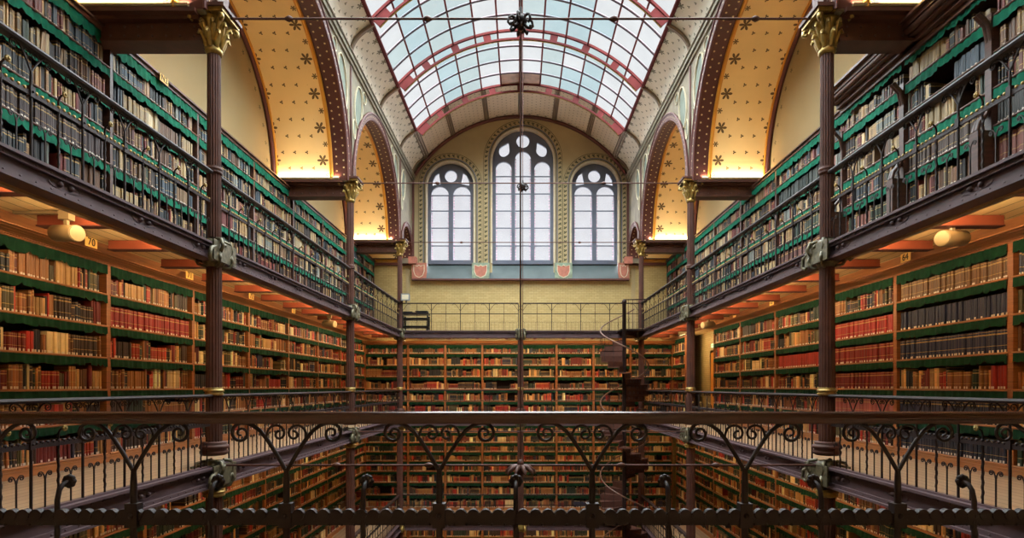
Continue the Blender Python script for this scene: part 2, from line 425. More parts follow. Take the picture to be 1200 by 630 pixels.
# niche vaults (transverse barrels) with ribs
for s, nm in ((-1, 'left'), (1, 'right')):
    for j, (cy, r, sp) in enumerate(ARCH):
        b = MB(); N = 40; xa, xb = s*(HW+.40), s*XN
        L = 0
        for k in range(N):
            a0, a1 = pi*k/N, pi*(k+1)/N
            p = [(xa, cy-r*cos(a0), sp+r*sin(a0)), (xb, cy-r*cos(a0), sp+r*sin(a0)), (xb, cy-r*cos(a1), sp+r*sin(a1)), (xa, cy-r*cos(a1), sp+r*sin(a1))]
            b.face(p, 0, [(0, r*a0), (1.55, r*a0), (1.55, r*a1), (0, r*a1)], True)
        xx = xb-s*.06
        b.tube([(xx, cy-(r-.03)*cos(pi*k/N), sp+(r-.03)*sin(pi*k/N)) for k in range(N+1)], .06, 6, 1)
        b.tube([(xx-s*.07, cy-(r-.02)*cos(pi*k/N), sp+(r-.02)*sin(pi*k/N)) for k in range(N+1)], .03, 6, 2)
        struct(b.build('ceiling_niche', [m_soffit, m_maroon, m_goldline]))
        # stencilled leaves along the arch on the tympanum
        if j in (1, 2):
            t = MB(); n = 22
            for k in range(1, n):
                a = pi*k/n
                for (rr, sz) in ((r-.28, .07), (r-.45, .03)):
                    c = (cy-rr*cos(a), sp+rr*sin(a))
                    for lob in range(5 if sz > .05 else 1):
                        th = 2*pi*lob/5+a; e = (c[0]+sz*cos(th), c[1]+sz*sin(th)); wv = (-sin(th)*sz*.22, cos(th)*sz*.22); mx_ = ((c[0]+e[0])/2, (c[1]+e[1])/2)
                        xs = s*(XN-.008)
                        t.face([(xs, c[0], c[1]), (xs, mx_[0]+wv[0], mx_[1]+wv[1]), (xs, e[0], e[1]), (xs, mx_[0]-wv[0], mx_[1]-wv[1])])
            struct(t.build('trim_tympanum_stencil', m_leaf))

# springing beams from the columns to the outer wall
for s in (-1, 1):
    for i in (1, 2, 3):
        z = ZC[i]; b = MB(); x0, x1 = sorted((s*(HW+.1), s*XN))
        b.box(x0, x1, z-.13, z+.13, 5.02, 5.28); b.box(x0, x1, z-.17, z+.17, 4.98, 5.02); b.box(x0, x1, z-.34, z+.34, 5.30, 5.36); b.box(x0, x1, z-.24, z+.24, 5.25, 5.30)
        for k in range(9):
            for zz in (5.07, 5.20):
                b.ball((x0+.12+k*(x1-x0-.24)/8, z-.13, zz), .018, 6, 4, 1)
        o = struct(b.build('trim_springing_beam', [m_iron, m_girder]))
        # pier above the beam, painted like the vault
        b = MB(); xa, xb = s*(HW+.40), s*XN
        plane_uv(b, (xa, z-.255, SP), (xb-xa, 0, 0), (0, 0, .5)); b.box(min(xa, xb), max(xa, xb), z-.25, z+.25, SP, 9.2, 1)
        struct(b.build('wall_pier', [m_soffit, m_plaster]))
for s in (-1, 1):                                    # roof over the niches
    b = MB(); x0, x1 = sorted((s*(HW+.1), s*7.2)); b.box(x0, x1, ZN-.3, ZB+.3, 9.3, 9.5); struct(b.build('ceiling_slab', m_plaster))

# ------------------------------------------------------------------ main vault
G0, G1 = 5.33, 21.63
def cove(s, t):
    a = A_SIDE+(A_GL-A_SIDE)*t; q = VR+.13*sin(pi*min(1, t)**.8); return (s*min(HW+.02, q*sin(a)), VC+q*cos(a))
def arc_faces(b, a0, a1, n, y0, y1, mi=0, u0=0, split=1.65, vmode=False):
    m = max(1, round((y1-y0)/split))
    for k in range(n):
        t0, t1 = a0+(a1-a0)*k/n, a0+(a1-a0)*(k+1)/n
        for i in range(m):
            q0, q1 = y0+(y1-y0)*i/m, y0+(y1-y0)*(i+1)/m
            (xa, za), (xb, zb) = vault(t0), vault(t1)
            d0, d1 = abs(t0-a0)*VR, abs(t1-a0)*VR
            uv = [(d0, q0), (d1, q0), (d1, q1), (d0, q1)] if not vmode else [(q0-y0, d0), (q0-y0, d1), (q1-y0, d1), (q1-y0, d0)]
            b.face([(xa, q0, za), (xb, q0, zb), (xb, q1, zb), (xa, q1, za)], mi, uv, True)
b = MB()
for s in (-1, 1):
    for k in range(10):
        (xa, za), (xb, zb) = cove(s, k/10), cove(s, (k+1)/10)
        for i in range(15):
            q0, q1 = ZN+(ZB-ZN)*i/15, ZN+(ZB-ZN)*(i+1)/15
            b.face([(xa, q0, za), (xb, q0, zb), (xb, q1, zb), (xa, q1, za)], 0, [(k*.107, q0), (k*.107+.107, q0), (k*.107+.107, q1), (k*.107, q1)], True)
arc_faces(b, -A_GL, A_GL, 36, G1, ZB, 1, vmode=True); arc_faces(b, -A_GL, A_GL, 36, ZN, G0, 1, vmode=True)
struct(b.build('ceiling_vault', [m_coffer, m_coffer2]))
b = MB()                                             # slab behind the vault keeps stray daylight out
for s in (-1, 1):
    (xa, za), (xb, zb) = vault(A_SIDE), vault(A_GL)
    b.face([(s*(xa+.25), ZN, za+.12), (s*(xa+.25), ZB, za+.12), (s*(xb+.12), ZB, zb+.35), (s*(xb+.12), ZN, zb+.35)])
    b.face([(s*(xb+.12), ZN, zb+.35), (s*(xb+.12), ZB, zb+.35), (s*(xb+.02), ZB, zb+.0), (s*(xb+.02), ZN, zb+.0)])
    b.face([(s*HW, ZN, TOPH+.1), (s*HW, ZB, TOPH+.1), (s*HW, ZB, 9.4), (s*HW, ZN, 9.4)])
    b.face([(s*(xb+.05), ZN, zb+.12), (s*(xb+.05), ZB, zb+.12), (s*6, ZB, 9.45), (s*6, ZN, 9.45)])
struct(b.build('ceiling_slab', m_plaster))
def arc_pts(r, y, a0, a1, n=40): return [(r*sin(a0+(a1-a0)*k/n), y, VC+r*cos(a0+(a1-a0)*k/n)) for k in range(n+1)]
b = MB()
y = 22.0-3.3*0
ribs = [24.05, 21.63, 18.5, 15.3, 12.05, 8.75, 5.4]
for y in ribs:
    for s in (-1, 1):
        for rr, t in ((VR-.03, .05), (VR-.03, .03)):
            b.tube([(cove(s, k/12)[0]-s*.03, y+(0 if t == .05 else .08), cove(s, k/12)[1]-.02) for k in range(13)], t, 6, 0)
for a in (-3.9, -2.8, -1.4, 0, 1.4, 2.8, 3.9):
    aa = math.asin(a/VR); x, z = vault(aa)
    for (dx, t) in ((-.07, .03), (0, .045), (.07, .03)):
        b.tube([(x+dx, G1, z-.02-dx*math.tan(aa)), (x+dx, ZB-.02, z-.02-dx*math.tan(aa))], t, 6, 0)
    b.tube([(x, ZN, z-.02), (x, G0, z-.02)], .045, 6, 0)
struct(b.build('trim_vault_ribs', mat('brown_grey_rib', (128, 108, 86), .6, 0, .1)))
b = MB()                                             # stencilled string course at the foot of the vault
for s in (-1, 1):
    b.box(min(s*HW, s*(HW-.10)), max(s*HW, s*(HW-.10)), ZN, ZB, TOPH-.17, TOPH-.03, 0)
    b.box(min(s*HW, s*(HW-.05)), max(s*HW, s*(HW-.05)), ZN, ZB, TOPH-.26, TOPH-.17, 1)
    b.tube([(s*(HW-.11), ZN, TOPH-.03), (s*(HW-.11), ZB, TOPH-.03)], .03, 6, 1)
struct(b.build('trim_string_course', [mat('olive_course_paint', (116, 108, 88), .7, 0, .3, 11), mat('grey_course_paint', (132, 122, 102), .7, 0, .25, 9)]))

# skylight
NP = 12; da = 2*A_GL/NP; NR = 20; dy = (G1-G0)/NR
rng = random.Random(4)
sky = struct(bpy.data.objects.new('window_skylight', None)); COL.objects.link(sky); sky.location = (0, 0, E)
b = MB()
colmap = [0, 0, 1, 2, 2, 0, 0, 2, 1, 1, 0, 0]
for i in range(NP):
    for j in range(NR):
        if j == NR-1 and i in (5, 6): mi = 3
        else:
            mi = colmap[(i+ (1 if j//4 % 2 else 0)) % NP]
            if rng.random() < .12: mi = rng.choice([0, 1, 2])
        a0, a1 = -A_GL+i*da, -A_GL+(i+1)*da; y0, y1 = G0+j*dy, G0+(j+1)*dy
        (xa, za), (xb, zb) = vault(a0), vault(a1)
        b.face([(xa, y0, za), (xb, y0, zb), (xb, y1, zb), (xa, y1, za)], mi)
b.build('glass', [m_glass_w, m_glass_c, m_glass_g, m_brownpane], sky)
b = MB()
for i in range(NP+1):
    x, z = vault(-A_GL+i*da); t = .03 if 0 < i < NP else .06
    if i == NP//2: b.box(-.055, .055, G0, G1, z-.12, z, 0); continue
    b.tube([(x, G0, z-.02), (x, G1, z-.02)], t, 6, 0)
for j in range(NR+1):
    if j % 4: b.tube(arc_pts(VR-.03, G0+j*dy, -A_GL, A_GL), .034, 6, 1)
b.build('glazing_bar', [m_redbrown, m_bar], sky)
for j in range(0, NR+1, 4):                          # arched trusses with slotted webs
    b = MB(); y = G0+j*dy; n = 72
    for k in range(n):
        a0 = -A_GL+2*A_GL*k/n; a1 = -A_GL+2*A_GL*(k+1)/n
        def web(r0, r1):
            pts = [(r0*sin(a0), VC+r0*cos(a0)), (r0*sin(a1), VC+r0*cos(a1)), (r1*sin(a1), VC+r1*cos(a1)), (r1*sin(a0), VC+r1*cos(a0))]
            b.add([(p[0], y-.012, p[1]) for p in pts]+[(p[0], y+.012, p[1]) for p in pts], [(0, 1, 2, 3), (7, 6, 5, 4), (0, 4, 5, 1), (2, 6, 7, 3), (0, 3, 7, 4), (1, 5, 6, 2)], 0)
        slot = (k % 9) in (1, 2, 3, 4, 5, 6, 7) and 3 < k < n-4
        if slot: web(VR-.29, VR-.25); web(VR-.07, VR-.01)
        else: web(VR-.29, VR-.01)
    b.tube(arc_pts(VR-.30, y, -A_GL, A_GL), .04, 4, 0, flat=1.5); b.tube(arc_pts(VR-.33, y, -A_GL, A_GL), .022, 6, 1)
    b.tube(arc_pts(VR-.02, y, -A_GL, A_GL), .05, 4, 0)
    b.build('truss', [m_redbrown, m_gilt], sky)

# ------------------------------------------------------------------ gable wall with three windows
WINS = [(0.10, 1.28, 9.47, 5.16), (-2.93, .97, 8.40, 5.16), (3.10, .97, 8.40, 5.16)]     # centre, half width, spring, sill
b = MB()
xs = set([-XW, XW, -HW, HW])
for (c, hw, sp, sl) in WINS:
    for k in range(33): xs.add(c-hw*cos(pi*k/32))
x = -XW
while x < XW: xs.add(round(x, 3)); x += .4
xs = sorted(xs)
xs = [v for i, v in enumerate(xs) if i == 0 or v-xs[i-1] > 1e-5]
def topz(x): return VC+sqrt(max(0, (VR+.1)**2-x*x)) if abs(x) < HW else 9.2
def arcz(w, x): return w[2]+sqrt(max(0, w[1]**2-(x-w[0])**2))
BR = 5.12
for i in range(len(xs)-1):
    xa, xb = xs[i], xs[i+1]; xm = (xa+xb)/2
    def seg(z0a, z0b, z1a, z1b, mi): b.face([(xa, ZB, z0a), (xb, ZB, z0b), (xb, ZB, z1b), (xa, ZB, z1a)], mi, [(xa, z0a), (xb, z0b), (xb, z1b), (xa, z1a)])
    seg(FG, FG, 4.47, 4.47, 0)
    if abs(xm) > HW:
        seg(4.47, 4.47, BR, BR, 0); seg(BR, BR, 9.2, 9.2, 2)
    else:
        w = next((w for w in WINS if abs(xm-w[0]) < w[1]), None)
        if w: seg(arcz(w, xa), arcz(w, xb), topz(xa), topz(xb), 1)
        else: seg(4.47, 4.47, topz(xa), topz(xb), 1)
struct(b.build('wall_back', [m_brickw, m_gable, stencil('niche_end_wall_paint', (222, 176, 92), (96, 66, 30), (), 2, .7, star=.1, dot=.07, uper=.36)]))

def path_window(w, off, n=24):
    """up one jamb, round the arch, down the other"""
    c, hw, sp, sl = w; r = hw+off; pts = [(c-r, sl)]
    k = int((sp-sl)/.19)
    pts = [(c-r, sl+(sp-sl)*i/k) for i in range(k)]; m = int(pi*r/.19)
    pts += [(c-r*cos(pi*i/m), sp+r*sin(pi*i/m)) for i in range(m+1)]
    pts += [(c+r, sp-(sp-sl)*i/k) for i in range(1, k+1)]
    return pts
def curve2d(name, outer, holes, m, parent, y, ext=.07, bev=.012):
    cu = bpy.data.curves.new(name, 'CURVE'); cu.dimensions = '2D'; cu.fill_mode = 'BOTH'; cu.extrude = ext; cu.bevel_depth = bev; cu.bevel_resolution = 0
    for loop in [outer]+holes:
        sp = cu.splines.new('POLY'); sp.points.add(len(loop)-1); sp.use_cyclic_u = True
        for i, (x, z) in enumerate(loop): sp.points[i].co = (x, z, 0, 1)
    cu.materials.append(m)
    o = bpy.data.objects.new(name, cu); COL.objects.link(o); o.parent = parent; o.location = (0, y, 0); o.rotation_euler = (pi/2, 0, 0)
    dg = bpy.context.evaluated_depsgraph_get(); dg.update()
    me = bpy.data.meshes.new_from_object(o.evaluated_get(dg)); me.name = name
    r = bpy.data.objects.new(name, me); COL.objects.link(r); r.parent = parent; r.location = o.location; r.rotation_euler = o.rotation_euler
    bpy.data.objects.remove(o); return r
def lancet(x0, x1, z0, zs, n=12):
    c, r = (x0+x1)/2, (x1-x0)/2
    return [(x0, z0), (x1, z0)]+[(c+r*cos(pi*k/n), zs+r*sin(pi*k/n)) for k in range(n+1)]
def circ(cx, cz, r, n=20): return [(cx+r*cos(2*pi*k/n), cz+r*sin(2*pi*k/n)) for k in range(n)]
def tear(cx, cz, r, ang, n=22):
    out = []
    for k in range(n):
        t = 2*pi*k/n; x = r*cos(t)*1.25; y = r*.92*sin(t)*(1-.55*max(0, cos(t))**1.2*1.0)
        if cos(t) > 0: y *= (1-.35*cos(t)); x *= 1.12
        out.append((cx+x*cos(ang)-y*sin(ang), cz+x*sin(ang)+y*cos(ang)))
    return out
for wi, w in enumerate(WINS):
    c, hw, sp, sl = w
    W = struct(bpy.data.objects.new('window_%d' % (wi+1), None)); COL.objects.link(W); W.location = (0, 0, E)
    outer = lancet(c-hw, c+hw, sl, sp, 32)
    h = hw-.13
    if wi == 0:
        lw = .70; xs3 = [c-h, c-h+lw, c-lw/2+.0, c+lw/2, c+h-lw, c+h]
        mull = (2*h-3*.68)/2; L = .68
        l1 = (c-h, c-h+L); l2 = (c-L/2, c+L/2); l3 = (c+h-L, c+h)
        lights = [(l1, sp-.33), (l2, sp+.10), (l3, sp-.33)]
        holes = [lancet(a[0], a[1], sl+.16, zs) for a, zs in lights]
        holes += [circ(c, sp+.86, .28), tear(c-.76, sp+.50, .25, radians(62)), tear(c+.76, sp+.50, .25, radians(118))]
        bars = [5.93, 6.68, 7.40, 8.12, 8.85]
    else:
        L = (2*h-.17)/2; l1 = (c-h, c-h+L); l2 = (c+h-L, c+h)
        lights = [(l1, sp-.34), (l2, sp-.34)]
        holes = [lancet(a[0], a[1], sl+.16, zs) for a, zs in lights]
        holes += [circ(c, sp+.46, .26)]
        for s in (-1, 1): holes.append([(c+s*(h-.05), sp+.05), (c+s*.42, sp+.12), (c+s*.50, sp+.62), (c+s*.66, sp+.50), (c+s*(h-.08), sp+.28)])
        bars = [5.93, 6.68, 7.40, 8.05]
    curve2d('tracery', outer, holes, m_stone, W, ZB+.30)
    b = MB()
    for z in bars:
        for (a, zs) in lights:
            if z < zs+.25: b.box(a[0], a[1], ZB+.24, ZB+.28, z-.022, z+.022)
    b.box(c-hw, c+hw, ZB+.20, ZB+.32, sl, sl+.12); b.build('saddle_bar', m_stone, W)
    b = MB()
    for (a, zs) in lights:                           # coloured leading along the lights
        for xx in (a[0]+.015, a[1]-.055):
            z = sl+.2
            while z < zs: b.box(xx, xx+.04, ZB+.335, ZB+.345, z, z+.07); z += .12
    b.build('leaded_border', m_pinkdash, W)
    b = MB(); pts = lancet(c-hw, c+hw, sl, sp, 32); b.face([(x, ZB+.36, z) for x, z in pts]); b.build('glass', m_glass_v, W)
    b = MB()                                         # splayed reveal and painted border
    pin, pout = path_window(w, 0), path_window(w, 0)
    for k in range(len(pin)-1):
        b.face([(pin[k][0], ZB, pin[k][1]), (pin[k+1][0], ZB, pin[k+1][1]), (pin[k+1][0], ZB+.30, pin[k+1][1]), (pin[k][0], ZB+.30, pin[k][1])], 0)
    po = path_window(w, .16)
    b.tube([(x, ZB-.01, z) for x, z in path_window(w, .03)], .045, 6, 0)
    for off, t, mi in ((.11, .018, 2), (.15, .022, 1), (.36, .012, 2)):
        pp = path_window(w, off); b.tube([(x, ZB-.004, z) for x, z in pp], t, 4, mi)
    b.build('window_frame', [m_reveal, m_stone, m_leaf], W)
    b = MB()
    pp = path_window(w, .26)
    for k in range(0, len(pp)-1):
        (x, z), (x2, z2) = pp[k], pp[k+1]; t = atan2(z2-z, x2-x); cx, cz = (x+x2)/2, (z+z2)/2
        for (da_, L_) in ((t+.5, .12), (t-.5, .12), (t+1.5, .07)):
            e = (cx+L_*cos(da_), cz+L_*sin(da_)); mx_ = ((cx+e[0])/2, (cz+e[1])/2); wv = (-sin(da_)*.03, cos(da_)*.03)
            b.face([(cx, ZB-.006, cz), (mx_[0]+wv[0], ZB-.006, mx_[1]+wv[1]), (e[0], ZB-.006, e[1]), (mx_[0]-wv[0], ZB-.006, mx_[1]-wv[1])])
    b.build('leaf_stencil', m_leaf, W)
    b = MB()                                         # sloping slate sill
    x0, x1 = c-hw-.16, c+hw+.16
    vs = [(x0, ZB-.22, 4.47), (x1, ZB-.22, 4.47), (x1-.16, ZB+.30, sl), (x0+.16, ZB+.30, sl), (x0, ZB+.3, 4.47), (x1, ZB+.3, 4.47)]
    b.add(vs, [(0, 1, 2, 3), (0, 3, 4), (1, 5, 2), (0, 4, 5, 1)]); b.build('window_sill', m_teal, W)
# shield panels between the sills, red string line
for x, wd, mt in ((-4.2, .30, m_shield), (-1.65, .36, m_shield2), (1.78, .36, m_shield2), (4.28, .22, m_shield)):
    b = MB(); b.box(x-wd, x+wd, ZB-.2, ZB, 4.47, 5.13, 0)
    y = ZB-.21; hw_ = wd*.72
    sh = [(-hw_, 5.04), (-hw_*.3, 4.98), (0, 5.04), (hw_*.3, 4.98), (hw_, 5.04), (hw_, 4.78), (hw_*.7, 4.60), (0, 4.52), (-hw_*.7, 4.60), (-hw_, 4.78)]
    b.face([(x+p, y, z) for p, z in sh], 1); b.tube([(x+p, y, z) for p, z in sh], .018, 4, 2, True)
    struct(b.build('trim_shield_panel', [mt, m_shield, m_outline]))
b = MB(); b.box(-HW, HW, ZB-.24, ZB, 4.41, 4.47, 0)
for s in (-1, 1):
    x0, x1 = sorted((s*HW, s*XN)); b.box(x0, x1, ZB-.1, ZB, 5.06, 5.16, 0); b.box(x0, x1, ZB-.06, ZB, 5.24, 5.30, 1); b.box(x0, x1, ZB-.14, ZB, 5.30, 5.36, 0)
    x0, x1 = sorted((s*HW, s*(HW-.07))); b.box(x0, x1, ZB-.10, ZB, 5.1, TOPH, 0)
    b.box(min(s*4.3, s*4.62), max(s*4.3, s*4.62), ZB-.32, ZB, 5.08, 5.36, 2)
    b.box(min(s*4.78, s*4.62), max(s*4.78, s*4.62), ZB-.03, ZB, F2, 5.06, 3)
b.tube(arc_pts(VR-.07, ZB-.06, -A_SIDE, A_SIDE, 60), .07, 6, 0)
struct(b.build('trim_gable', [m_maroon, m_goldline, m_shield, m_gable]))

# ------------------------------------------------------------------ columns
SIDE = {-1: 'trolley side', 1: 'staircase side'}
def scroll(cx, cz, r, turns=1.6, start=0, d=1, n=18, end=.25):
    return [(cx+r*(1-(1-end)*k/n)*cos(start+d*2*pi*turns*k/n), cz+r*(1-(1-end)*k/n)*sin(start+d*2*pi*turns*k/n)) for k in range(n+1)]
def flip(x, z): return (x, 0, z)
def shaft_mesh(z0, z1, r):
    b = MB(); b.lathe([(r, z0), (r*.97, (z0+z1)/2), (r*.93, z1)], 32, flute=1, amp=.12); return b
def collar(z, r, h=.1): 
    b = MB(); b.lathe([(r*.95, z-h), (r*1.18, z-h*.8), (r*1.22, z-h*.4), (r*1.05, z-h*.2), (r*1.28, z+h*.1), (r*1.22, z+h*.5), (r*1.02, z+h*.6), (r*1.12, z+h*.9), (r*.95, z+h)], 20); return b
def capital_mesh():
    b = MB(); b.lathe([(.10, 4.86), (.125, 4.90), (.11, 4.94), (.10, 4.97), (.115, 5.1), (.16, 5.3), (.20, 5.36)], 16)
    for ring_, (z0, zt, n, ro) in enumerate(((4.95, 5.14, 8, 0), (5.03, 5.27, 8, .4))):
        for k in range(n):
            a = 2*pi*k/n+ro; ca, sa = cos(a), sin(a)
            pts = [(.10, z0), (.13, z0+.1), (.15+.02*ring_, zt-.03), (.20+.02*ring_, zt), (.215+.02*ring_, zt-.045)]
            rad = [.03, .045, .04, .03, .015]
            b.tube([(r*ca, r*sa, z) for r, z in pts], rad, 6, 0)
    for k in range(4):
        a = pi/4+k*pi/2
        for (q, rr) in ((0, 1),):
            pts = [(.14, 5.18), (.20, 5.30), (.27, 5.36), (.32, 5.33), (.325, 5.28), (.29, 5.26), (.275, 5.29)]
            b.tube([(r*cos(a), r*sin(a), z) for r, z in pts], [.03, .03, .03, .035, .035, .03, .02], 6, 0)
    b.box(-.25, .25, -.25, .25, 5.37, 5.42, 0); b.box(-.28, .28, -.28, .28, 5.42, 5.47, 1)
    return b
def knot_mesh(z, r):
    """cast ornament where the girder meets the column"""
    b = MB(); b.lathe([(r*1.05, z-.18), (r*1.35, z-.12), (r*1.5, z-.06), (r*1.2, z), (r*1.35, z+.14), (r*1.1, z+.22)], 12)
    r0_ = r; r = r*.8
    for k in range(4):
        a = pi/4+pi/2*k
        b.tube([(r*c_*cos(a+t), r*c_*sin(a+t), z+h) for c_, t, h in ((1.4, 0, .22), (2.6, .1, .20), (3.0, .15, .10), (2.6, .1, .03), (2.2, 0, .07))], .028, 6, 0)
        b.tube([(r*c_*cos(a), r*c_*sin(a), z+h) for c_, h in ((1.2, -.18), (2.4, -.16), (3.0, -.07), (2.7, 0), (2.3, -.05))], .026, 6, 0)
    for s in (-1, 1):
        b.tube([(s*-.16, -.0+s*.0, z+.14), (s*-.14, s*.2, z+.10), (s*-.16, s*.38, z+.02), (s*-.16, s*.42, z-.10), (s*-.14, s*.34, z-.14)], .03, 6, 0)
        b.box(-.17, -.145, min(0, s*.32), max(0, s*.32), z-.12, z+.17, 0); b.box(.145, .17, min(0, s*.32), max(0, s*.32), z-.12, z+.17, 0)
    return b
sh_up = shaft_mesh(F2+.1, 4.92, .098).mesh('shaft', m_iron); sh_mid = shaft_mesh(F1+.25, 1.8, .112).mesh('shaft', m_iron); sh_low = shaft_mesh(F0+.2, F1-.3, .12).mesh('shaft', m_iron); sh_g = shaft_mesh(FG, F0-.3, .13).mesh('shaft', m_iron)
cap_me = capital_mesh().mesh('capital', [m_gilt, m_iron])
kn2 = knot_mesh(1.93, .11).mesh('girder_knot', m_green_cap); kn1 = knot_mesh(F1-.14, .115).mesh('girder_knot', m_green_cap); kn0 = knot_mesh(F0-.14, .12).mesh('girder_knot', m_gilt)
col_mes = []
for z, r, m in ((3.17, .095, m_iron), (-.07, .11, m_gilt), (-.90, .16, m_iron), (-1.55, .125, m_gilt), (-4.7, .14, m_iron)): col_mes.append(collar(z, r, .06 if r < .13 else .1).mesh('collar', m))
def column(x, y, full=True, label=''):
    c = root('iron_column', label, 'column', (x, y, 0), 0)
    if full:
        link('shaft', sh_up, c); link('capital', cap_me, c); link('collar', col_mes[0], c)
        b = MB(); b.box(-.12, .12, -.13, .13, 5.47, 5.80)
        for k in (-.06, 0, .06): b.tube([(k, -.13, 5.5), (k, -.13, 5.78)], .018, 6)
        b.lathe([(.05, 5.8), (.045, TOPH-.3)], 10); b.build('wall_shaft', m_iron, c)
    for me in (sh_mid, sh_low, sh_g): link('shaft', me, c)
    for me in (kn2, kn1, kn0): link('girder_knot', me, c)
    for me in col_mes[1:]: link('collar', me, c)
    return c
ordn = {1: 'foremost', 2: 'middle', 3: 'rear'}
for i in (1, 2, 3):
    for s in (-1, 1):
        column(s*HW, ZC[i], True, 'fluted iron column with gilt leafy capital, %s of three on the %s' % (ordn[i], SIDE[s]))
column(0, ZC[3], False, 'plain fluted iron column under the middle of the rear gallery')

# ------------------------------------------------------------------ girders
def girder(x0, y0, x1, y1, h0, h1, label, inward):
    """riveted I girder; local x along its run"""
    L = sqrt((x1-x0)**2+(y1-y0)**2); a = atan2(y1-y0, x1-x0)
    g = root('gallery_girder', label, 'girder', (x0, y0, 0), a)
    b = MB(); b.box(0, L, -.02, .02, h0, h1); b.box(0, L, -.09, .09, h1-.03, h1); b.box(0, L, -.10, .10, h0-.03, h0)
    b.box(0, L, -.06, -.02, h1-.075, h1-.03); b.box(0, L, .02, .06, h1-.075, h1-.03); b.box(0, L, -.06, -.02, h0, h0+.045); b.box(0, L, .02, .06, h0, h0+.045)
    k = .1
    while k < L:
        for s in (-1, 1): b.ball((k, s*.06, h0+.022), .012, 6, 4); b.ball((k, s*.06, h1-.052), .012, 6, 4)
        k += .17
    k = .6
    while k < L:
        for s in (-1, 1):
            for d_ in (-.07, .07): b.ball((k+d_, s*.03, (h0+h1)/2), .03, 8, 5)
            b.tube([(k+.2*cos(t*pi/8), s*.022, (h0+h1)/2+.05*sin(t*pi/8)) for t in range(16)], .007, 4, 0, True)
        k += 1.2
    b.build('web', m_girder, g)
    return g
for nm, h0, h1 in (('upper', 1.85, F2), ('middle', -1.42, F1), ('lower', -5.3, F0)):
    for s in (-1, 1): girder(s*HW, ZN, s*HW, ZC[3], h0, h1, 'mauve riveted girder edging the %s gallery floor, %s' % (nm, SIDE[s]), 1)
    girder(-HW, ZC[3], HW, ZC[3], h0, h1, 'mauve riveted girder edging the %s gallery floor under the gable' % nm, 1)
girder(-HW, 2.42, HW, 2.42, -1.42, F1, 'mauve riveted girder under the railing in front', 1)

# ------------------------------------------------------------------ red ceiling joists under the upper gallery
jm = MB(); jm.box(0, 1.15, -.05, .05, 1.90, 1.915, 0); jm.box(0, 1.15, -.015, .015, 1.915, 2.01, 0); jm.box(0, 1.15, -.05, .05, 1.90+.10, 2.01, 0); jm.box(1.14, 1.24, -.06, .06, 1.90, 1.94, 1)
jm = MB(); jm.box(0, 1.12, -.05, .05, 1.885, 2.005, 0); jm.box(0, 1.12, -.07, .07, 1.875, 1.887, 1)
jme = jm.mesh('ceiling_joist', [m_red, m_maroon])
for s in (-1, 1):
    for k in range(18):
        y = 2.15+k*1.17
        o = link('trim_joist', jme, None, (s*(HW+.03), y, 0), 0 if s > 0 else pi); struct(o)
for k in range(8):
    b = MB(); b.box(-.05, .05, 0, 1.6, 1.9, 2.005); x = -4.0+k*8/7; struct(b.build('trim_joist', m_red, None, (x, ZC[3]+.1, 0)))

# ------------------------------------------------------------------ railings
HR = 1.03                                # handrail above floor
def post_mesh(mm=m_rail, n=5, r=.016, nm='forked_post'):
    b = MB(); z = HR
    jz = .80; q = r/.016                 # junction of the fork
    b.tube([flip(0, 0), flip(0, .74), flip(0, jz+.004)], [.0135*q, .0135*q, .010*q], n)
    for s in (-1, 1):
        pts = [(s*.003, jz-.005), (s*.040, jz+.060), (s*.078, jz+.120), (s*.108, jz+.158), (s*.138, jz+.180), (s*.162, jz+.190)]
        sc = scroll(s*.188, jz+.148, .042, 1.55, pi/2, -s, 22, .16)
        b.tube([flip(*p) for p in pts]+[flip(*p) for p in sc], [.0085*q]*len(pts)+[q*(.0075-.003*k/22) for k in range(23)], n)
        sc = []
        for k in range(19):
            f = k/18; rr = .037*(1-.72*f); th = (0 if s > 0 else pi)+s*2*pi*1.25*f
            sc.append((s*(.043-.018*f)+rr*cos(th), jz+.150-.004*f+rr*sin(th)))
        b.tube([flip(s*.078, jz+.118), flip(s*.083, jz+.135)]+[flip(*p) for p in sc], .0052*q, n)
    b.box(-.026, .026, -.02, .02, HR-.47, HR-.37)
    b.ball((0, -.02, HR-.42), .012, 6, 4)
    return b.mesh(nm, mm)
def hook_mesh(mm=m_rail, rosette=None, n=5, r=.011):
    b = MB(); z = HR-.29
    b.tube([flip(0, 0), flip(0, z-.07), (0, .010, z-.03), (0, .03, z-.008), (0, .06, z+.0)], [r*.95, r*.95, r*.9, r*.85, r*.8], n)
    tw = [(0.004*cos(k*1.3), .004*sin(k*1.3), .05+k*.02) for k in range(30)]; b.tube(tw, r*1.05, 4)
    b2 = MB(); 
    for k in range(8): b2.ball((.018*cos(k*pi/4), .064, z+.018*sin(k*pi/4)), .013, 6, 4)
    b2.ball((0, .074, z), .012, 6, 4); b2.disc_y(0, z, .024, .054, .062, 12)
    return b.mesh('hooked_baluster', mm), b2.mesh('rosette', rosette or mm)
def crest_mesh(mm=m_rail):
    b = MB(); b.tube([flip(0, 0), flip(0, .30)], .008, 4)
    for s in (-1, 1):
        sc = scroll(s*.056, .318, .024, 1.3, pi/2, -s, 12, .25)
        b.tube([flip(0, .25), flip(s*.010, .30), flip(s*.028, .332), flip(s*.045, .342)]+[flip(*p) for p in sc], .006, 4)
    return b.mesh('crest_bar', mm)
pm = post_mesh(); hm, rm = hook_mesh(rosette=m_gilt); cm = crest_mesh()
pm_n = post_mesh(n=10, r=.016); hm_n, rm_n = hook_mesh(n=10)
sp_b = MB(); sp_b.tube([flip(0, 0), flip(0, HR-.03)], .010, 4); plain_me = sp_b.mesh('baluster', m_rail)
fk = MB(); fk.tube([flip(0, 0), flip(0, HR-.02)], .014, 5)
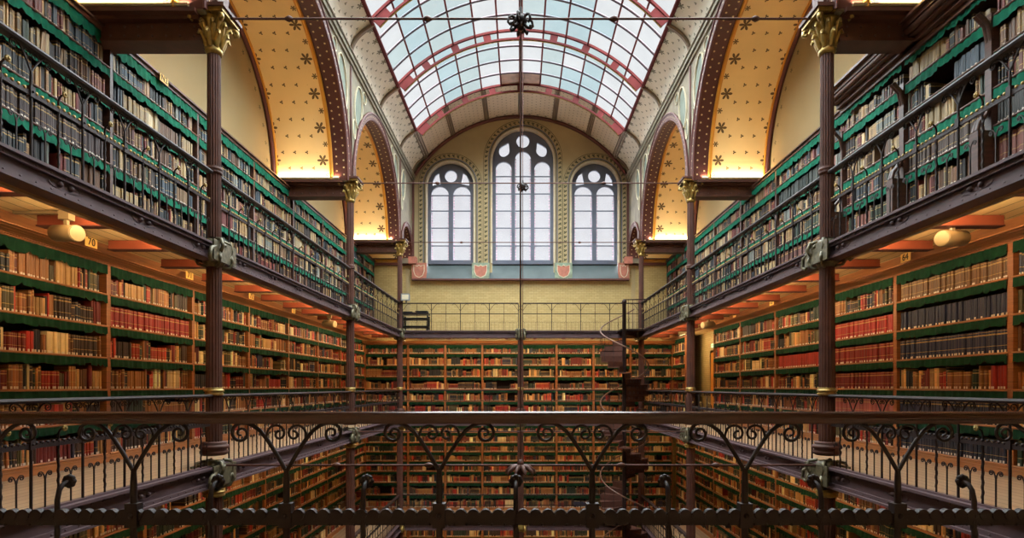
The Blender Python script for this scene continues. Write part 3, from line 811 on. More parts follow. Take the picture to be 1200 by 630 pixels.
for s in (-1, 1): fk.tube([flip(0, HR-.30), flip(s*.10, HR-.16), flip(s*.17, HR-.07), flip(s*.25, HR-.04), flip(s*.30, HR-.08)], .009, 4)
fork_me = fk.mesh('forked_post', m_rail)
def railing(x0, y0, x1, y1, h, label, style='ornate', side=1, pitch=.63, off=None, group=None):
    L = sqrt((x1-x0)**2+(y1-y0)**2); a = atan2(y1-y0, x1-x0)
    g = root('gallery_railing', label, 'railing', (x0, y0, h), a)
    near = style == 'near'; simple = style == 'simple'
    b = MB()
    if near:
        prof = []
        for k in range(14):
            t = 2*pi*k/14; prof.append((.026*cos(t), .024*sin(t)))
        prof = [(.030, .004), (.026, .020), (.012, .028), (-.012, .028), (-.026, .020), (-.030, .004), (-.026, -.006), (-.020, -.010), (-.022, -.022), (.022, -.022), (.020, -.010), (.026, -.006)]
    else:
        prof = [(.055, .0), (.045, .022), (-.045, .022), (-.055, .0), (-.045, -.022), (.045, -.022)]
        if simple: prof = [(p*.6, q*.8) for p, q in prof]
    n = len(prof); S = max(2, int(L/.5)); vs = []; fs = []
    for i in (0, 1): vs += [(L*i, p, HR+q) for p, q in prof]
    for k in range(n): fs.append((k, (k+1) % n, n+(k+1) % n, n+k))
    fs += [tuple(range(n))[::-1], tuple(range(n, 2*n))]
    b.add(vs, fs, 0, near); b.build('handrail', m_hand if near else m_rail, g)
    b = MB()
    if not simple:
        b.box(0, L, -.008, .008, HR-.44, HR-.395)
        k = .03; p = .0515 if near else .065
        i = 0
        while k < L:
            if near: b.disc_y(k, HR-.398, .0245, -.013, .013, 12); b.ball((k+p/2, -.008, HR-.437), .006, 6, 4); b.ball((k+p/2, -.012, HR-.392), .006, 6, 4)
            else: b.ball((k, 0, HR-.392), .019, 6, 4, 1); 
            k += p
        b.build('beaded_rail', [m_rail, m_gilt if h > 0 else m_rail], g)
    else:
        b.box(0, L, -.01, .01, HR-.40, HR-.375); b.build('middle_rail', m_rail, g)
    b = MB(); b.box(0, L, -.03, .03, 0, .022); b.build('bottom_rail', m_girder if not near else m_rail, g)
    if simple:
        N = round(L/1.18); p = L/N
        for k in range(N+1):
            link('forked_post', fork_me, g, (k*p, 0, .02))
            if k < N: link('baluster', plain_me, g, ((k+.5)*p, 0, .02))
        b = MB(); q = p/8
        for k in range(N*8):
            b.tube([(k*q+q/2, 0, .02), (k*q+q/2, 0, .34)], .005, 4); b.tube([(k*q, 0, .30), (k*q+q/4, 0, .36), (k*q+q/2, 0, .30), (k*q+q*.75, 0, .36), (k*q+q, 0, .30)], .005, 4)
        b.build('crest', m_rail, g)
    else:
        x = off if off is not None else pitch/2; ps = pm_n if near else pm; hs, rs = (hm_n, rm_n) if near else (hm, rm)
        flipr = pi if side < 0 else 0
        while x < L-.02:
            link('forked_post', ps, g, (x, 0, .02))
            xh = x+pitch/2
            if xh < L-.02:
                o = link('hooked_baluster', hs, g, (xh, 0, .02), flipr); link('rosette', rs, o)
            for q in (.25, .75):
                if x+pitch*q < L: link('crest_bar', cm, g, (x+pitch*q, 0, .02))
            x += pitch
    return g
bay = {0: 'nearest the front railing', 1: 'between the foremost and middle columns', 2: 'between the middle and rear columns'}
for nm, h in (('upper', F2), ('middle', F1), ('lower', F0)):
    for s in (-1, 1):
        for i in range(3):
            y0 = max(ZC[i]+.1, 2.5) if i == 0 else ZC[i]+.12
            railing(s*HW, y0, s*HW, ZC[i+1]-.12, h, '%s gallery iron railing, %s, %s' % (nm, SIDE[s], bay[i]), side=1 if s > 0 else -1, group=None)
    for s in (-1, 1):
        x0, x1 = (-HW+.1, -.08) if s < 0 else (.08, HW-.1)
        railing(x0, ZC[3], x1, ZC[3], h, '%s gallery light iron railing under the windows, %s' % (nm, SIDE[s]), 'simple')
# railing in front of the camera
railing(-HW, 2.4, HW, 2.4, F1, 'heavy brown scrollwork railing with round handrail in front', 'near', off=HW-1.60-2*.632+.0, pitch=.632)

# ------------------------------------------------------------------ bookcases
def valance(w, h, seed):
    r = random.Random(seed); b = MB(); n = int(w/.035); vs = []
    for k in range(n+1):
        x = w*k/n; y = -.012-.010*sin(k*1.9)-.006*sin(k*.7)
        z = -h*(1+.10*sin(k*.5+seed))+(.035 if r.random() < .12 else 0)-(.012 if r.random() < .2 else 0)
        vs += [(x, y+.006, 0), (x, y, z)]
    fs = [(2*k, 2*k+2, 2*k+3, 2*k+1) for k in range(n)]
    b.add(vs, fs, 0, True); return b
_cache = {}
def C(key, fn):
    if key not in _cache: _cache[key] = fn()
    return _cache[key]
def bookcase(loc, rot, w, rows, base, top, style, label, plate=None, crown=True, depth=.34):
    """rows: heights of the shelf tops (relative to eye), top to bottom; local x runs along the case, front at y=0 facing -y"""
    g = root('bookcase', label, 'bookcase', (loc[0], loc[1], base), rot)
    H = top-base; wd, wdh, gr = {'oak': (m_wood, m_woodh, m_green2), 'walnut': (m_dwood, m_dwoodh, m_green), 'heavy': (m_dwood, m_dwoodh, m_green)}[style]
    key = (style, round(w, 3), round(H, 3), depth)
    def up():
        b = MB(); t = .045 if style != 'walnut' else .03
        if style == 'heavy':
            t = .05; b.box(0, t, -.04, depth, 0, H-.42); b.box(0, t+.02, -.22, depth, 0, 1.05)
            b.tube([(t/2, -.20, 1.05), (t/2, -.17, 1.16), (t/2, -.08, 1.26), (t/2, -.03, 1.4)], .03, 6)
            b.tube([(t/2, -.02, H-.75), (t/2, -.06, H-.55), (t/2, -.18, H-.42)], .03, 6)
        else: b.box(0, t, -.012, depth, 0, H)
        return b.mesh('upright', wd)
    me = C(('up',)+key, up); link('upright', me, g, (0, 0, 0)); o = link('upright', me, g, (w, 0, 0)); o.scale = (-1, 1, 1)
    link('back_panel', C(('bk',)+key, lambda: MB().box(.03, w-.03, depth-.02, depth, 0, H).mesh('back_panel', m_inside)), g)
    def shelf():
        b = MB(); b.box(.03, w-.03, -.005, depth-.02, -.03, 0); b.tube([(.03, -.008, -.015), (w-.03, -.008, -.015)], .017, 6); return b.mesh('shelf', wdh)
    sm = C(('sh',)+key, shelf)
    hv = .115 if style == 'oak' else .10
    if style != 'oak': hv = .125
    vms = [C(('va', v)+key, lambda v=v: valance(w-.08, hv, v).mesh('valance', gr)) for v in range(3)]; vtop = C(('vt',)+key, lambda: valance(w-.08, hv*1.35, 5).mesh('valance', gr))
    for i, z in enumerate(rows):
        link('shelf', sm, g, (0, 0, z-base))
        if i < len(rows)-1 or z-base > .35: link('valance', vms[i % 3], g, (.04, -.005, z-base-.03))
    link('valance', vtop, g, (.04, -.005, H-.02))
    def crownm():
        b = MB()
        if style == 'oak':
            b.box(0, w, -.02, depth, H-.02, H)
            
            for k, (y_, z_) in enumerate(((-.06, 0), (-.12, .008), (-.15, .022), (-.22, .010), (-.25, .024), (-.33, .012), (-.36, .028), (-.41, .016))):
                b.box(0, w, y_, depth if k == 0 else y_+.12, H+z_, H+.05)
            b.add([(0, -.41, H+.03), (w, -.41, H+.03), (w, -.53, H+.112), (0, -.53, H+.112), (0, -.39, H+.03), (w, -.39, H+.03), (w, -.51, H+.112), (0, -.51, H+.112)], [(0, 1, 2, 3), (7, 6, 5, 4), (0, 4, 5, 1), (2, 6, 7, 3), (0, 3, 7, 4), (1, 5, 6, 2)])
            b.box(0, w, -.17, -.10, H+.125, H+.30) if False else None
            b.face([(0, -.16, H+.125), (w, -.16, H+.125), (w, -.55, H+.125+.0), (0, -.55, H+.125)]) if False else None
        elif style == 'walnut':
            b.box(0, w, -.03, depth, H-.02, H+.04); b.box(0, w, -.07, depth, H+.04, H+.07)
        else:
            b.box(0, w, -.05, depth, H-.10, H-.02); b.box(0, w, -.12, depth, H-.02, H+.05); b.box(0, w, -.20, depth, H+.05, H+.08)
            b.tube([(0, -.22, H+.12), (w, -.22, H+.12)], .045, 6); b.box(0, w, -.28, depth, H+.15, H+.22); b.box(0, w, -.34, depth, H+.22, H+.26)
        return b.mesh('cornice', wdh)
    if crown: link('cornice', C(('cr',)+key, crownm), g)
    def basem():
        b = MB(); zb = rows[-1]-base-.03
        b.box(0, w, -.03, depth-.02, 0, max(zb, .05)); b.box(0, w, -.05, depth-.02, 0, min(.09, max(zb-.02, .04))); return b.mesh('plinth', wdh)
    if style != 'heavy': link('plinth', C(('ba', round(rows[-1], 2))+key, basem), g)
    if plate:
        p = MB().box(-.11, .11, -.006, 0, -.065, .06).build('number_plate', m_plate, g, (w*.5, -.60, H+.048) if style == 'oak' else (w*.5, -.08, H+.01))
        tc = bpy.data.curves.new('numeral', 'FONT'); tc.body = plate; tc.size = .14 if style == 'oak' else .14; tc.align_x = 'CENTER'; tc.align_y = 'CENTER'; tc.extrude = .002
        tc.materials.append(m_ink); t0_ = bpy.data.objects.new('numeral', tc); COL.objects.link(t0_); me_ = bpy.data.meshes.new_from_object(t0_.evaluated_get(bpy.context.evaluated_depsgraph_get())); bpy.data.objects.remove(t0_); t = bpy.data.objects.new('numeral', me_); COL.objects.link(t); t.parent = p; t.location = (0, -.009, 0); t.rotation_euler = (pi/2, 0, 0)
    return g

BOOKS = []          # every book: dict(world position, size, colour, label info)
PAL = {
 'warm': [((140, 92, 50), 5), ((118, 74, 42), 4), ((176, 136, 84), 4), ((98, 28, 24), 4), ((136, 36, 28), 2.5), ((52, 36, 28), 5), ((30, 30, 36), 3), ((34, 46, 36), 2.5), ((206, 182, 134), 2.2), ((74, 66, 40), 2.5), ((150, 52, 34), 1.6), ((40, 42, 62), 1)],
 'dark': [((92, 58, 36), 5), ((120, 84, 50), 3), ((88, 24, 22), 4), ((40, 28, 24), 5), ((26, 26, 32), 3), ((30, 44, 34), 2), ((206, 176, 120), 2.0), ((150, 112, 66), 3), ((140, 40, 30), 1.5)],
 'cool': [((190, 170, 138), 4), ((150, 122, 96), 5), ((116, 84, 64), 5), ((64, 54, 54), 4), ((44, 50, 60), 3.5), ((72, 88, 110), 2.2), ((120, 54, 54), 3.2), ((206, 192, 166), 1.8), ((58, 72, 62), 2), ((170, 140, 104), 3), ((138, 146, 150), 1.6), ((150, 96, 90), 1.2), ((38, 34, 36), 3)],
}
CNAME = [((30, 30, 34), 'black'), ((44, 50, 74), 'navy'), ((76, 92, 116), 'blue'), ((34, 46, 36), 'dark green'), ((76, 80, 50), 'olive'), ((98, 28, 24), 'dark red'), ((150, 44, 36), 'red'), ((160, 96, 90), 'pink'), ((52, 38, 30), 'dark brown'), ((100, 66, 42), 'brown'), ((140, 100, 60), 'light brown'), ((178, 140, 92), 'tan'), ((208, 190, 150), 'cream'), ((142, 146, 150), 'grey'), ((216, 208, 190), 'off-white')]
def cname(c): return min(CNAME, key=lambda k: sum((a-b)**2 for a, b in zip(k[0], c)))[1]
def pick(r, pal):
    t = sum(w for _, w in pal); x = r.random()*t
    for c, w in pal:
        x -= w
        if x <= 0: return c
    return pal[0][0]
def fill(loc, rot, w, rows, top, pal, seed, info, special={}, hmax=.36, empt=.06):
    r = random.Random(seed); tops = [top]+[z-.03 for z in rows[:-1]]
    for i, z in enumerate(rows):
        gap = tops[i]-z; hh = min(hmax, gap-.06); x = .06; end = w-.06; idx = 0
        if gap < .12: continue
        sp = special.get(i)
        if sp is None and r.random() < empt: x0e = r.uniform(.3, .7)*w; x1e = x0e+r.uniform(.15, .5)
        else: x0e = x1e = -1
        while x < end-.02:
            run = int(r.choice([1, 1, 1, 1, 1, 1, 1, 2, 2, 3, 4, 9])) if sp is None else 40
            c = pick(r, PAL[pal]) if sp is None else sp[0]
            bw = max(.02, min(.085, r.gauss(.042, .014))) if sp is None else sp[1]
            bh = hh*r.uniform(.62, 1.0) if sp is None else hh*sp[2]
            band = 1.0 if r.random() < .55 else 0.0
            for _ in range(run):
                ww = bw*(1 if run > 2 else r.uniform(.9, 1.1))
                if x+ww > end: x = end; break
                if x0e < x < x1e: x += ww; continue
                idx += 1; jit = r.uniform(.92, 1.08) if run > 4 else r.uniform(.72, 1.3)
                jit *= {'warm': 1.12, 'dark': 1.0, 'cool': .86}[pal]; cc = tuple(max(4, min(250, v*jit*t)) for v, t in zip(c, (1, .96, .88) if pal == 'cool' else (1, 1, 1)))
                d_ = r.uniform(.19, .26); set_ = .02+r.uniform(0, .035)
                lean = 0
                if run <= 2 and r.random() < .05: lean = r.uniform(-.10, .12)
                BOOKS.append((loc, rot, x, z, ww-.002, bh*(1 if run > 2 else r.uniform(.95, 1.03)), d_, set_, cc, band, lean, info, i, r.random() < .85))
                x += ww
    return

def R(h, *zs): return [h+z for z in zs]
ROW1 = [1.44, .95, .46, -.03, -.52, -1.02]
ROW0 = [-1.86, -2.28, -2.66, -3.04, -3.46, -3.92, -4.43, -4.95]
ROW2 = [4.72, 4.25, 3.78, 3.30, 2.80, 2.28]
ROWB1 = [1.38, .89, .42, -.09, -.58, -1.06]
ordw = ['first', 'second', 'third', 'fourth', 'fifth', 'sixth', 'seventh', 'eighth', 'ninth', 'tenth']
# ---- side cases, middle and lower gallery
PITCH = 2.33
for s in (-1, 1):
    far = [20.65 if s < 0 else 19.22][0]
    n = 7
    for k in range(n):
        y1 = far-PITCH*k; y0 = y1-PITCH
        if s < 0: loc = (-6.4, y0); rot = pi/2
        else: loc = (6.4, y1); rot = -pi/2
        pos = n-k
        lab = 'oak bookcase with green valances, %s from the front railing, middle gallery, %s' % (ordw[pos-1], SIDE[s])
        num = {-1: 70+pos-2, 1: 63+pos-2}[s]
        w_ = PITCH
        bookcase(loc, rot, PITCH, ROW1, F1, 1.90, 'oak', lab, plate=str(num) if 2 <= pos <= 7 else None)
        spc = {}
        if s > 0 and pos == 3: spc = {1: ((36, 38, 60), .055, .85), 2: ((38, 40, 62), .06, .9), 0: ((104, 72, 42), .055, .82), 4: ((52, 50, 62), .06, .9), 5: ((38, 38, 48), .055, .85)}
        if s > 0 and pos == 4: spc = {1: ((146, 34, 30), .05, .88), 2: ((112, 28, 26), .055, .9), 3: ((110, 34, 32), .06, .85), 4: ((150, 84, 74), .06, .85)}
        if s > 0 and pos == 5: spc = {2: ((140, 44, 34), .055, .85)}
        if s < 0 and pos == 3: spc = {1: ((128, 32, 30), .055, .9)}
        fill(loc, rot, PITCH, ROW1, 1.9, 'warm', 100+k+s*50, ('middle gallery', s, pos, 'rev' if s < 0 else 'fwd'), spc, hmax=.35)
    # remaining wall to the corner
    if s < 0:
        bookcase((-6.4, far), rot, 3.2, ROW1, F1, 1.90, 'oak', 'oak bookcase with green valances in the rear corner, middle gallery, %s' % SIDE[s])
        fill((-6.4, far), rot, 3.2, ROW1, 1.9, 'warm', 77, ('middle gallery', s, 9, 'rev'), {}, hmax=.35)
    else:
        bookcase((6.25, 23.83), rot, 1.85, ROWB1, F1, 1.90, 'oak', 'oak bookcase beyond the yellow doorway, middle gallery, %s' % SIDE[s])
        fill((6.25, 23.83), rot, 1.85, ROWB1, 1.9, 'warm', 78, ('middle gallery', s, 9, 'fwd'), {}, hmax=.35)
    for k in range(7):
        y1 = 23.85-PITCH*k; y0 = y1-PITCH
        loc = (-6.4, y0) if s < 0 else (6.4, y1)
        bookcase(loc, rot, PITCH, ROW0, F0, -1.50, 'oak', 'oak bookcase with green valances, %s from the gable, lower gallery, %s' % (ordw[k], SIDE[s]))
        fill(loc, rot, PITCH, ROW0, -1.5, 'dark' if k % 2 else 'warm', 300+k+s*40, ('lower gallery', s, k, 'fwd'), {}, hmax=.33, empt=.25)
    # ---- upper gallery
    if s < 0:
        ys = [24.1-.0, 22.4, 20.12, 17.82, 15.52, 13.22, 10.92, 8.61, 6.3, 4.0]
    else:
        ys = [24.1, 22.7, 20.45, 18.2, 16.0, 13.8, 11.6, 10.5]
    for k in range(len(ys)-1):
        y1, y0 = ys[k], ys[k+1]; w_ = y1-y0
        loc = (-6.08, y0) if s < 0 else (6.08, y1); N = len(ys)-1
        bookcase(loc, rot, w_, ROW2, F2, 5.16, 'walnut', 'dark bookcase with emerald valances, %s from the gable, upper gallery, %s' % (ordw[k], SIDE[s]), plate='N2' if (s < 0 and k == 6) else None, depth=.33)
        spc = {}
        if s < 0 and k == 7: spc = {5: ((52, 62, 96), .05, .85), 3: ((74, 56, 60), .045, .8)}
        if s > 0 and k == 5: spc = {4: ((120, 82, 84), .05, .88), 5: ((128, 92, 92), .05, .85), 1: ((58, 66, 66), .045, .85)}
        if s > 0 and k == 6: spc = {5: ((100, 72, 66), .05, .85)}
        if s < 0 and k == 6: spc = {5: ((60, 72, 104), .045, .85)}
        fill(loc, rot, w_, ROW2, 5.16, 'cool', 500+k+s*60, ('upper gallery', s, k, 'rev' if s < 0 else 'fwd'), spc, hmax=.36)
ROWH = [4.55, 4.10, 3.66, 3.20, 2.72, 2.24]
hy = [10.45, 8.78, 7.15, 5.50, 3.85]
for k in range(4):
    loc = (5.80, hy[k]); w_ = hy[k]-hy[k+1]
    bookcase(loc, -pi/2, w_, ROWH, F2, 5.0, 'heavy', 'tall dark bookcase with carved brackets and deep cornice, %s of four, upper gallery, %s' % (ordw[k], SIDE[1]), depth=.62)
    spc = {}
    if k == 2: spc = {4: ((150, 98, 96), .06, .95), 3: ((60, 60, 60), .035, .8), 5: ((160, 110, 104), .05, .9)}
    if k == 1: spc = {3: ((92, 76, 74), .045, .85)}
    fill(loc, -pi/2, w_, ROWH, 4.9, 'cool', 900+k, ('upper gallery', 1, 20+k, 'fwd'), spc, hmax=.34, empt=.3)
# wooden soffit board over the middle gallery cases
for s in (-1, 1):
    b = MB(); x0, x1 = s*6.24, s*5.98
    b.face([(x0, ZN, 2.02), (x0, ZB, 2.02), (s*6.3, ZB, 2.02), (s*6.3, ZN, 2.02)])
    b.box(min(s*6.24, s*6.30), max(s*6.24, s*6.30), ZN, 23.8, 1.99, 2.01); struct(b.build('trim_gallery_cove', m_woody))
# ---- back cases, front plane at 23.85
bx = [-6.4, -4.62, -3.09, -1.57, -.04, 1.48, 3.0, 4.52, 6.25]
for lv, rows, base, top, nm, pal in ((1, ROWB1, F1, 1.74, 'middle gallery', 'warm'), (0, ROW0, F0, -1.52, 'lower gallery', 'warm'), (2, [-5.72, -6.15, -6.6, -7.05, -7.5, -7.95, -8.4], FG, -5.45, 'ground floor', 'warm')):
    for k in range(8):
        w_ = bx[k+1]-bx[k]; loc = (bx[k], 23.85)
        bookcase(loc, 0, w_, rows, base, top, 'oak', 'oak bookcase against the gable wall, %s in the row, %s' % (ordw[k], nm), depth=.33)
        rr = rows if lv < 2 else rows[:2]
        fill(loc, 0, w_, rr, top, pal, 1300+k+lv*20, (nm, 0, k, 'fwd'), {0: ((170, 30, 34), .05, .85)} if (lv == 2 and k == 2) else {}, hmax=.34)

# ------------------------------------------------------------------ books
def book_geo(V, Fc, Mi, colr, vvs, bk, xf=None):
    loc, rot, x, z, w, h, d, st, c, band, lean, info, row, tagd = bk
    cs, sn = cos(rot), sin(rot); b0 = len(V)
    br = min(.012, w*.22); prof = [(0, st+d), (0, st+br*.6), (w*.5, st-br*.3), (w, st+br*.6), (w, st+d)]
    L = srgb(*c)
    for (zz, v) in ((0, 0.), (h, 1.)):
        for (px, py) in prof:
            X, Y = x+px+lean*zz, py
            if xf: V.append((px+lean*zz, py, zz))
            else: V.append((loc[0]+X*cs-Y*sn, loc[1]+X*sn+Y*cs, z+zz))
            colr.append((L[0], L[1], L[2], band)); vvs.append(v)
    for k in range(4): Fc.append((b0+k, b0+k+1, b0+k+6, b0+k+5)); Mi.append(0)
    Fc.append((b0+5, b0+6, b0+7, b0+8, b0+9)); Mi.append(2)
    # the five faces above run left side, half spine, half spine, right side, head
def tag_geo(V, Fc, bk, xf=None):
    loc, rot, x, z, w, h, d, st, c, band, lean, info, row, tagd = bk
    cs, sn = cos(rot), sin(rot); b0 = len(V); tw = min(w*.36, .016); 
    for zz in (.003, .036):
        for px, py in ((w*.5-tw, st-.001), (w*.5, st-.008), (w*.5+tw, st-.001)):
            X, Y = x+px+lean*zz, py
            if xf: V.append((px+lean*zz, py, zz))
            else: V.append((loc[0]+X*cs-Y*sn, loc[1]+X*sn+Y*cs, z+zz))
    Fc += [(b0, b0+1, b0+4, b0+3), (b0+1, b0+2, b0+5, b0+4)]
m_pages = mat('yellowed_pages', (196, 176, 136), .8, 0, .1, 20)
def score(bk):
    loc, rot, x, z, w, h, d, st = bk[:8]
    X = loc[0]+x*cos(rot); Y = loc[1]+x*sin(rot)
    if Y < 1: return 0
    px = 610+680*X/Y; py = 453-680*z/Y
    px2 = 610+680*(loc[0]+(x+w)*cos(rot))/(loc[1]+(x+w)*sin(rot))
    if not (2 < px < 1198 and 2 < px2 < 1198 and 0 < py < 628 and py-680*h/Y > -20): return 0
    if bk[11][0] == 'lower gallery': return 0
    return abs(px2-px)*680*h/Y
sc = sorted(range(len(BOOKS)), key=lambda i: -score(BOOKS[i]))
ind = set(sc[:300])
def fin(me, colr, vvs, mats, Mi):
    for m in mats: me.materials.append(m)
    me.polygons.foreach_set('material_index', Mi)
    a = me.attributes.new('Col', 'FLOAT_COLOR', 'POINT'); a.data.foreach_set('color', [q for t in colr for q in t])
    a = me.attributes.new('vv', 'FLOAT', 'POINT'); a.data.foreach_set('value', vvs); me.update()
V, Fc, Mi, colr, vvs = [], [], [], [], []
for i, bk in enumerate(BOOKS):
    if i in ind: continue
    book_geo(V, Fc, Mi, colr, vvs, bk)
    if bk[13]:
        k = len(V); n0 = len(Fc); tag_geo(V, Fc, bk); colr += [(1, 1, 1, 0)]*(len(V)-k); vvs += [.5]*(len(V)-k); Mi += [1]*(len(Fc)-n0)
me = bpy.data.meshes.new('books'); me.from_pydata(V, [], Fc); fin(me, colr, vvs, [m_book, m_tag, m_pages], Mi)
o = link('books', me); tag(o, 'thousands of old cloth and leather books filling the farther shelves', 'books'); o['kind'] = 'stuff'
NUM = 'first second third fourth fifth sixth seventh eighth ninth tenth eleventh twelfth thirteenth fourteenth fifteenth sixteenth seventeenth eighteenth nineteenth'.split()
TENS = {20: 'twent', 30: 'thirt', 40: 'fort', 50: 'fift', 60: 'sixt', 70: 'sevent', 80: 'eight', 90: 'ninet'}; UN = ['', 'twenty', 'thirty', 'forty', 'fifty']
def nth(n):
    if n <= 19: return NUM[n-1]
    t, u = divmod(n, 10); return (TENS[t*10]+'ieth') if u == 0 else {2: 'twenty', 3: 'thirty', 4: 'forty', 5: 'fifty', 6: 'sixty', 7: 'seventy', 8: 'eighty', 9: 'ninety'}[t]+'-'+NUM[u-1]
shelfgroups = {}
for i, bk in enumerate(BOOKS): shelfgroups.setdefault((bk[11], bk[12]), []).append(i)
rank = {}
for key, ids in shelfgroups.items():
    ids = sorted(ids, key=lambda i: BOOKS[i][2], reverse=(key[0][3] == 'rev'))
    for n_, i in enumerate(ids): rank[i] = n_+1
casew = {}
for i in sorted(ind):
    bk = BOOKS[i]; info = bk[11]; loc, rot, x = bk[0], bk[1], bk[2]
    level, s, k, _ = info
    if s: case = '%s, %s' % (level, SIDE[s])
    else: case = level
    unit = {('middle gallery', -1, 2): 'second case', ('middle gallery', -1, 1): 'first case', ('middle gallery', -1, 3): 'third case'}.get((level, s, k))
    if unit is None: unit = (ordw[k-1] if level == 'middle gallery' and k < 9 else (ordw[k-20] + ' carved' if k >= 20 else ordw[k]))+' case'
    lab = '%s book, %s from far upright, %s shelf, %s, %s' % (cname(bk[8]), nth(rank[i]), ordw[bk[12]], unit, case)
    g = bpy.data.objects.new('book', None)
    V, Fc, Mi, colr, vvs = [], [], [], [], []; book_geo(V, Fc, Mi, colr, vvs, bk, True)
    me = bpy.data.meshes.new('book'); me.from_pydata(V, [], Fc); fin(me, colr, vvs, [m_book, m_tag, m_pages], Mi)
    cs, sn = cos(rot), sin(rot)
    o = link('book', me, None, (loc[0]+x*cs, loc[1]+x*sn, bk[3]), rot); tag(o, lab, 'book', 'books near the front of the %s' % level)
    if bk[13]:
        V, Fc = [], []; tag_geo(V, Fc, bk, True); me = bpy.data.meshes.new('spine_label'); me.from_pydata(V, [], Fc); me.materials.append(m_tag); link('spine_label', me, o)
print('books', len(BOOKS))

# ------------------------------------------------------------------ tie rods, rosettes, hanger rods
def tie(y, h, rings, label, r=.016, cx=0):
    g = root('tie_rod', label, 'tie rod', (0, y, h))
    b = MB(); b.tube([(-HW+.1, 0, 0), (HW-.1, 0, 0)], r, 6); b.build('rod', m_iron, g)
    for x in rings:
        b = MB(); b.lathe([(.01, -.0), (.01, .0)], 6) if False else None
        b.tube([(x-.06, 0, 0), (x-.03, 0, 0), (x, 0, 0), (x+.03, 0, 0), (x+.06, 0, 0)], [.018, .035, .045, .035, .018], 8); b.build('turnbuckle', m_iron, g)
    return g
tie(ZC[1], 5.40, [-3.5+.1, -1.37, 1.37, 3.45], 'thin iron tie rod across the hall at the foremost capitals')
tie(ZC[2], 5.38, [-2.2, 2.2], 'thin iron tie rod across the hall at the middle capitals')
tie(ZC[3], 5.38, [-2.2, 2.2], 'thin iron tie rod across the hall at the rear capitals')
tie(ZC[1], -1.15, [-2.7, -1.35, 1.48, 2.87], 'thin iron tie rod across the hall low between the foremost columns')
tie(ZC[2], -1.18, [-2.2, 2.2], 'thin iron tie rod across the hall low between the middle columns')
def rosette_hanger(x, y, h, z0, z1, label, r=.014, sz=1.0):
    g = root('hanger_rod', label, 'hanging rod', (x, y, 0))
    b = MB(); b.tube([(0, 0, z0), (0, 0, z1)], r, 6); b.build('rod', m_iron, g)
    b = MB(); b.ball((0, 0, h), .10*sz, 10, 7, 0, (1, 1, .9)); b.ball((0, 0, h-.09*sz), .06*sz)
    for k in range(6):
        a = 2*pi*k/6+.3
        b.tube([(R_*sz*cos(a), R_*sz*sin(a), h+Z_*sz) for R_, Z_ in ((.06, .02), (.13, .05), (.18, .02), (.19, -.05), (.16, -.08), (.14, -.05))], [.02*sz]*6, 6)
        b.tube([(R_*sz*cos(a+.5), R_*sz*sin(a+.5), h+Z_*sz) for R_, Z_ in ((.05, -.05), (.10, -.11), (.14, -.13), (.15, -.09))], [.022*sz]*4, 6)
    b.tube([(0, 0, h+.05*sz), (0, 0, h+.2*sz)], [.04*sz, .02*sz], 8)
    b.build('rosette', m_rail, g)
    return g
rosette_hanger(0, ZC[1], 5.37, -1.15, 11.2, 'long iron rod through a dark leafy rosette on the foremost tie rod')
rosette_hanger(.06, ZC[2], 5.30, -1.18, 11.2, 'long iron rod through a small leafy rosette on the middle tie rod', .010, .8)
g = root('cast_rosette', 'pale leafy iron rosette low on the foremost hanging rod', 'rosette', (0, ZC[1]-.03, -1.2))
b = MB()
for k in range(10):
    a = 2*pi*k/10; b.tube([(.04*cos(a), .04*sin(a), .05), (.12*cos(a), .12*sin(a), .03), (.2*cos(a), .2*sin(a), -.03), (.22*cos(a), .22*sin(a), -.07)], [.02, .035, .03, .012], 6)
b.lathe([(.02, .14), (.05, .08), (.03, .03), (.07, 0), (.05, -.06), (.02, -.12)], 12); b.build('leaf_crown', m_iron, g)

# ------------------------------------------------------------------ spiral staircase
SX, SY, SR = 3.70, 21.25-.55, .86
st = root('spiral_staircase', 'dark iron spiral staircase winding down beside the rear column', 'staircase', (SX, SY, FG))
b = MB(); b.lathe([(.085, 0), (.075, .1), (.07, F2-FG+.9), (.09, F2-FG+.92), (.09, F2-FG+.98), (.03, F2-FG+1.04)], 16); b.build('newel_post', m_rail, st)
TH0 = 54.; NT_ = 13; step = 360./NT_; rise = 2.58/NT_
tr = MB(); a1 = radians(-step*1.08); n = 5
top = [(.07*cos(0), .07*sin(0), 0)]
arc = [(SR*cos(a1*k/n), SR*sin(a1*k/n)) for k in range(n+1)]
vs = [(0.05, 0, 0)]+[(x, y, 0) for x, y in arc]+[(0.05, 0, -.03)]+[(x, y, -.03) for x, y in arc]; m_ = n+2
fs = [tuple(range(m_)), tuple(range(m_, 2*m_))[::-1]]+[(k, (k+1) % m_, m_+(k+1) % m_, m_+k) for k in range(m_)]
tr.add(vs, fs)
tr.box(.06, SR, -.012, .0, -rise, 0)
tread_me = tr.mesh('tread', m_iron)
ri = MB()
for k in range(5): ri.box(.16+k*.14, .24+k*.14, -.018, -.012, -rise+.05, -.06)
orn_me = ri.mesh('riser_ornament', m_girder)
bal = MB(); bal.tube([(0, 0, 0), (0, 0, .9)], .009, 4); bal.tube([(.02*cos(t*.8), .02*sin(t*.8), .5+t*.02) for t in range(9)], .006, 4); bal_me = bal.mesh('baluster', m_rail)
total = int((F2-FG)/rise); hp = []
for i in range(total):
    th = radians(TH0+step*(i+1)); z = F2-FG-rise*(i+1)
    if z < .05: break
    o = link('tread', tread_me, st, (0, 0, z), th); link('riser_ornament', orn_me, o)
    tm = th-radians(step/2); link('baluster', bal_me, st, (SR*.97*cos(tm), SR*.97*sin(tm), z))
for k in range(total*4):
    th = radians(TH0+step*k/4); hp.append((SR*.98*cos(th), SR*.98*sin(th), F2-FG-rise*(k/4)+.88-rise*.5))
